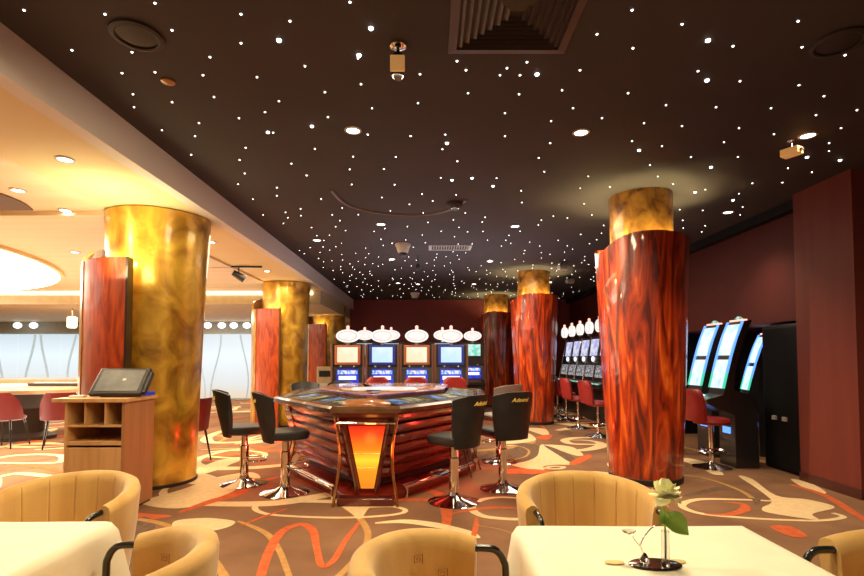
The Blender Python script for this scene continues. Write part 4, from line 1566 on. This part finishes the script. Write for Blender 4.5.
# ------------------------------------------------------------------ flower in its bud vase
q = onz(655, 566, .75)
TZ = .7515
t = thing('bud_vase', 'small glass bud vase on a dark oval mirror dish with glass leaves', 'vase', (q.x, q.y, TZ))
MB().lathe([(.062, 0), (.068, .004), (.064, .007), (.001, .006)], 36, (0, 0, 0), 1.15, .62).build('dish', 'dish', t)
vx = .026
MB().lathe([(.0115, .006), (.0115, .105), (.0098, .105), (.0095, .012), (.001, .012)], 20, (vx, -.012, 0)).build('glass_tube', 'glass', t)
w_ = catmull([(-.03, .0, .008), (-.036, 0, .04), (-.042, 0, .058), (-.03, .0, .085), (-.004, .0, .112), (vx - .004, -.005, .122)], 5)
MB().tube(w_, .0018, 6).build('wire_branch', 'chrome', t)
MB().tube(catmull([(-.042, 0, .056), (-.06, 0, .075), (-.066, 0, .09)], 4), .0016, 6).build('wire_branch', 'chrome', t)
MB().lathe([(.001, 0), (.012, .006), (.016, .012), (.015, .013), (.001, .008)], 14, (-.075, 0, .09), 1.3, .8).build('glass_cup', 'glass', t)
MB().lathe([(.010, 0), (.016, .008), (.011, .018), (.004, .03)], 10, (-.03, 0, .006)).build('crystal_foot', 'glass', t)
for x, y, r_ in ((-.115, .015, .2), (.072, .02, -.3)):
    MB().lathe([(.001, 0), (.024, .003), (.025, .005), (.001, .0045)], 18, (x, y, 0), 1.2, .6).build('glass_leaf', 'leaf_glass', t)
f = thing('cut_flower', 'single pale yellow flower with broad green leaf standing in the bud vase', 'flower', (q.x + vx, q.y - .012, TZ))
MB().tube(catmull([(0, 0, .02), (.001, 0, .10), (-.002, 0, .16), (.000, -.002, .215)], 5), .003, 8).build('stem', 'stem', f)
hc = Vector((.000, -.006, .212))
rf = random.Random(3)
for k in range(18):
    a = 2 * PI * k / 6.0 + (k % 2) * .2
    el = (-.25, .35, .95)[k // 6]
    d_ = Matrix.Rotation(math.radians(48), 3, 'X') @ Vector((math.cos(a) * math.cos(el), math.sin(a) * math.cos(el), math.sin(el))).normalized()
    sd = d_.cross(Vector((0, 0, 1))).normalized()
    nn = sd.cross(d_)
    rows = []
    for i in range(6):
        q_ = i / 5
        wd = .024 * math.sin(PI * (.12 + .80 * q_)) ** .7
        base = hc + d_ * (.044 * q_) + nn * (.014 * q_ * q_)
        rows.append([base + sd * (wd * x) + nn * (.003 * abs(x) + .0015 * math.sin(x * 7 + k)) for x in (-1, -.5, 0, .5, 1)])
    b_ = MB()
    b_.loft(rows, False, False, False)
    b_.build('petal', 'petal', f, smooth=80)
MB().sphere(hc + Vector((0, -.026, .022)), .007, 8).build('flower_heart', 'petal_core', f)


def leaf(base, tip, wid, bend, name='leaf'):
    base, tip = Vector(base), Vector(tip)
    ax = tip - base
    sd = ax.cross(Vector((0, -1, .3))).normalized()
    nn = sd.cross(ax.normalized())
    rows = []
    for i in range(9):
        q_ = i / 8
        wd = wid * math.sin(PI * q_ ** .8) + .0006
        c = base + ax * q_ + nn * (bend * math.sin(PI * q_))
        rows.append([c + sd * (wd * x) + nn * (.25 * wid * abs(x) ** 1.5) for x in (-1, -.5, 0, .5, 1)])
    b_ = MB()
    b_.loft(rows, False, False, False)
    b_.build(name, 'leaf', f, smooth=80)


leaf((0, 0, .160), (.058, -.015, .098), .030, .006)
leaf((0, 0, .125), (-.018, -.008, .175), .016, .004)
leaf((0, 0, .14), (.006, -.01, .115), .008, .003)

# ------------------------------------------------------------------ lights
W = bpy.data.worlds.new('world')
sc.world = W
W.use_nodes = True
W.node_tree.nodes['Background'].inputs['Color'].default_value = (1, .78, .55, 1)
W.node_tree.nodes['Background'].inputs['Strength'].default_value = .22

# warm pools over the dining tables
light('AREA', (.75, 1.75, 3.2), 44, (1, .82, .50), .35, (.75, 1.45, 0))
light('AREA', (-1.5, 1.85, 3.2), 44, (1, .82, .50), .35, (-1.5, 1.5, 0))
# pool on carpet before the roulette table
light('AREA', (-.4, 3.0, 3.1), 62, (1, .78, .48), .8, (-.6, 3.6, 0))
light('SPOT', (-.6, 4.9, 3.22), 420, (1, .78, .50), .03, (2.25, 5.8, 1.5), 48)  # added unseen spot, lights the nearest red column from the left
light('SPOT', (-.2, 9.7, 3.22), 300, (1, .78, .50), .03, (2.1, 10.8, 1.5), 48)  # added unseen spot, same side light for the middle red column
light('SPOT', (-4.4, 3.3, 2.9), 130, (1, .84, .50), .03, (-3.0, 5.8, 2.1), 45)  # added unseen spot brightening the left of the big gold column
light('SPOT', (-4.0, 7.8, 2.9), 130, (1, .84, .50), .03, (-3.0, 10.5, 2.0), 40)  # unseen spot doing the same for the middle gold column
# left-hand hall
light('AREA', (-8.5, 7.5, 2.7), 340, (1, .88, .66), 4., (-8.5, 7.5, 0))
light('AREA', (-7.5, 13.8, 2.6), 260, (1, .86, .62), 4., (-7.5, 13.8, 0))
light('AREA', (-6.5, 8, .35), 190, (1, .90, .66), 5., (-6.0, 7.5, 3))  # unseen upward fill near the floor, brightens the hall ceiling
light('AREA', (-3.0, 4.6, 2.3), 15, (1, .90, .50), .5, (-3.0, 4.9, 3))  # added unseen upward light to brighten the cream soffit strip
light('AREA', (.5, 9.2, 2.0), 30, (.92, .9, 1.), 3., (.5, 9.2, 4))  # added unseen cool fill in mid-air, lifts the dark ceiling over the slots
light('AREA', (-2.9, 8.0, 2.86), 50, (1, .80, .48), .6, (-2.9, 8.0, 0), sy=4)
light('AREA', (.8, 6.2, 3.2), 90, (1, .80, .50), 1.2, (.8, 6.2, 0))  # added unseen light brightening the carpet around the roulette table
light('AREA', (-5.2, 6.6, 2.9), 160, (1, .82, .48), 1.2, (-5.2, 6.6, 0))  # added unseen light brightening the left-hand carpet
# slot hall
light('AREA', (1.5, 9.0, 3.12), 70, (1, .78, .55), 2., (1.5, 9.0, 0))
light('SPOT', (2.9, 4.2, 3.2), 150, (1, .78, .5), .05, (3.0, 5.0, 0), 75)
# red glow under the table
for x, y in ((-1.62, 5.35), (.42, 5.35), (-2.1, 6.5), (.92, 6.5)):
    light('POINT', (x, y, .36), 5.5, (1, .04, .02), .04)
light('POINT', (-.6, 4.50, .5), 1.5, (1, .3, .04), .06)

sc.view_settings.view_transform = 'Standard'
sc.view_settings.look = 'None'
sc.view_settings.exposure = 0.0
sc.view_settings.gamma = 1.0
sc.cycles.use_denoising = True
sc.cycles.sample_clamp_indirect = 4.0
sc.cycles.caustics_reflective = False
sc.cycles.caustics_refractive = False
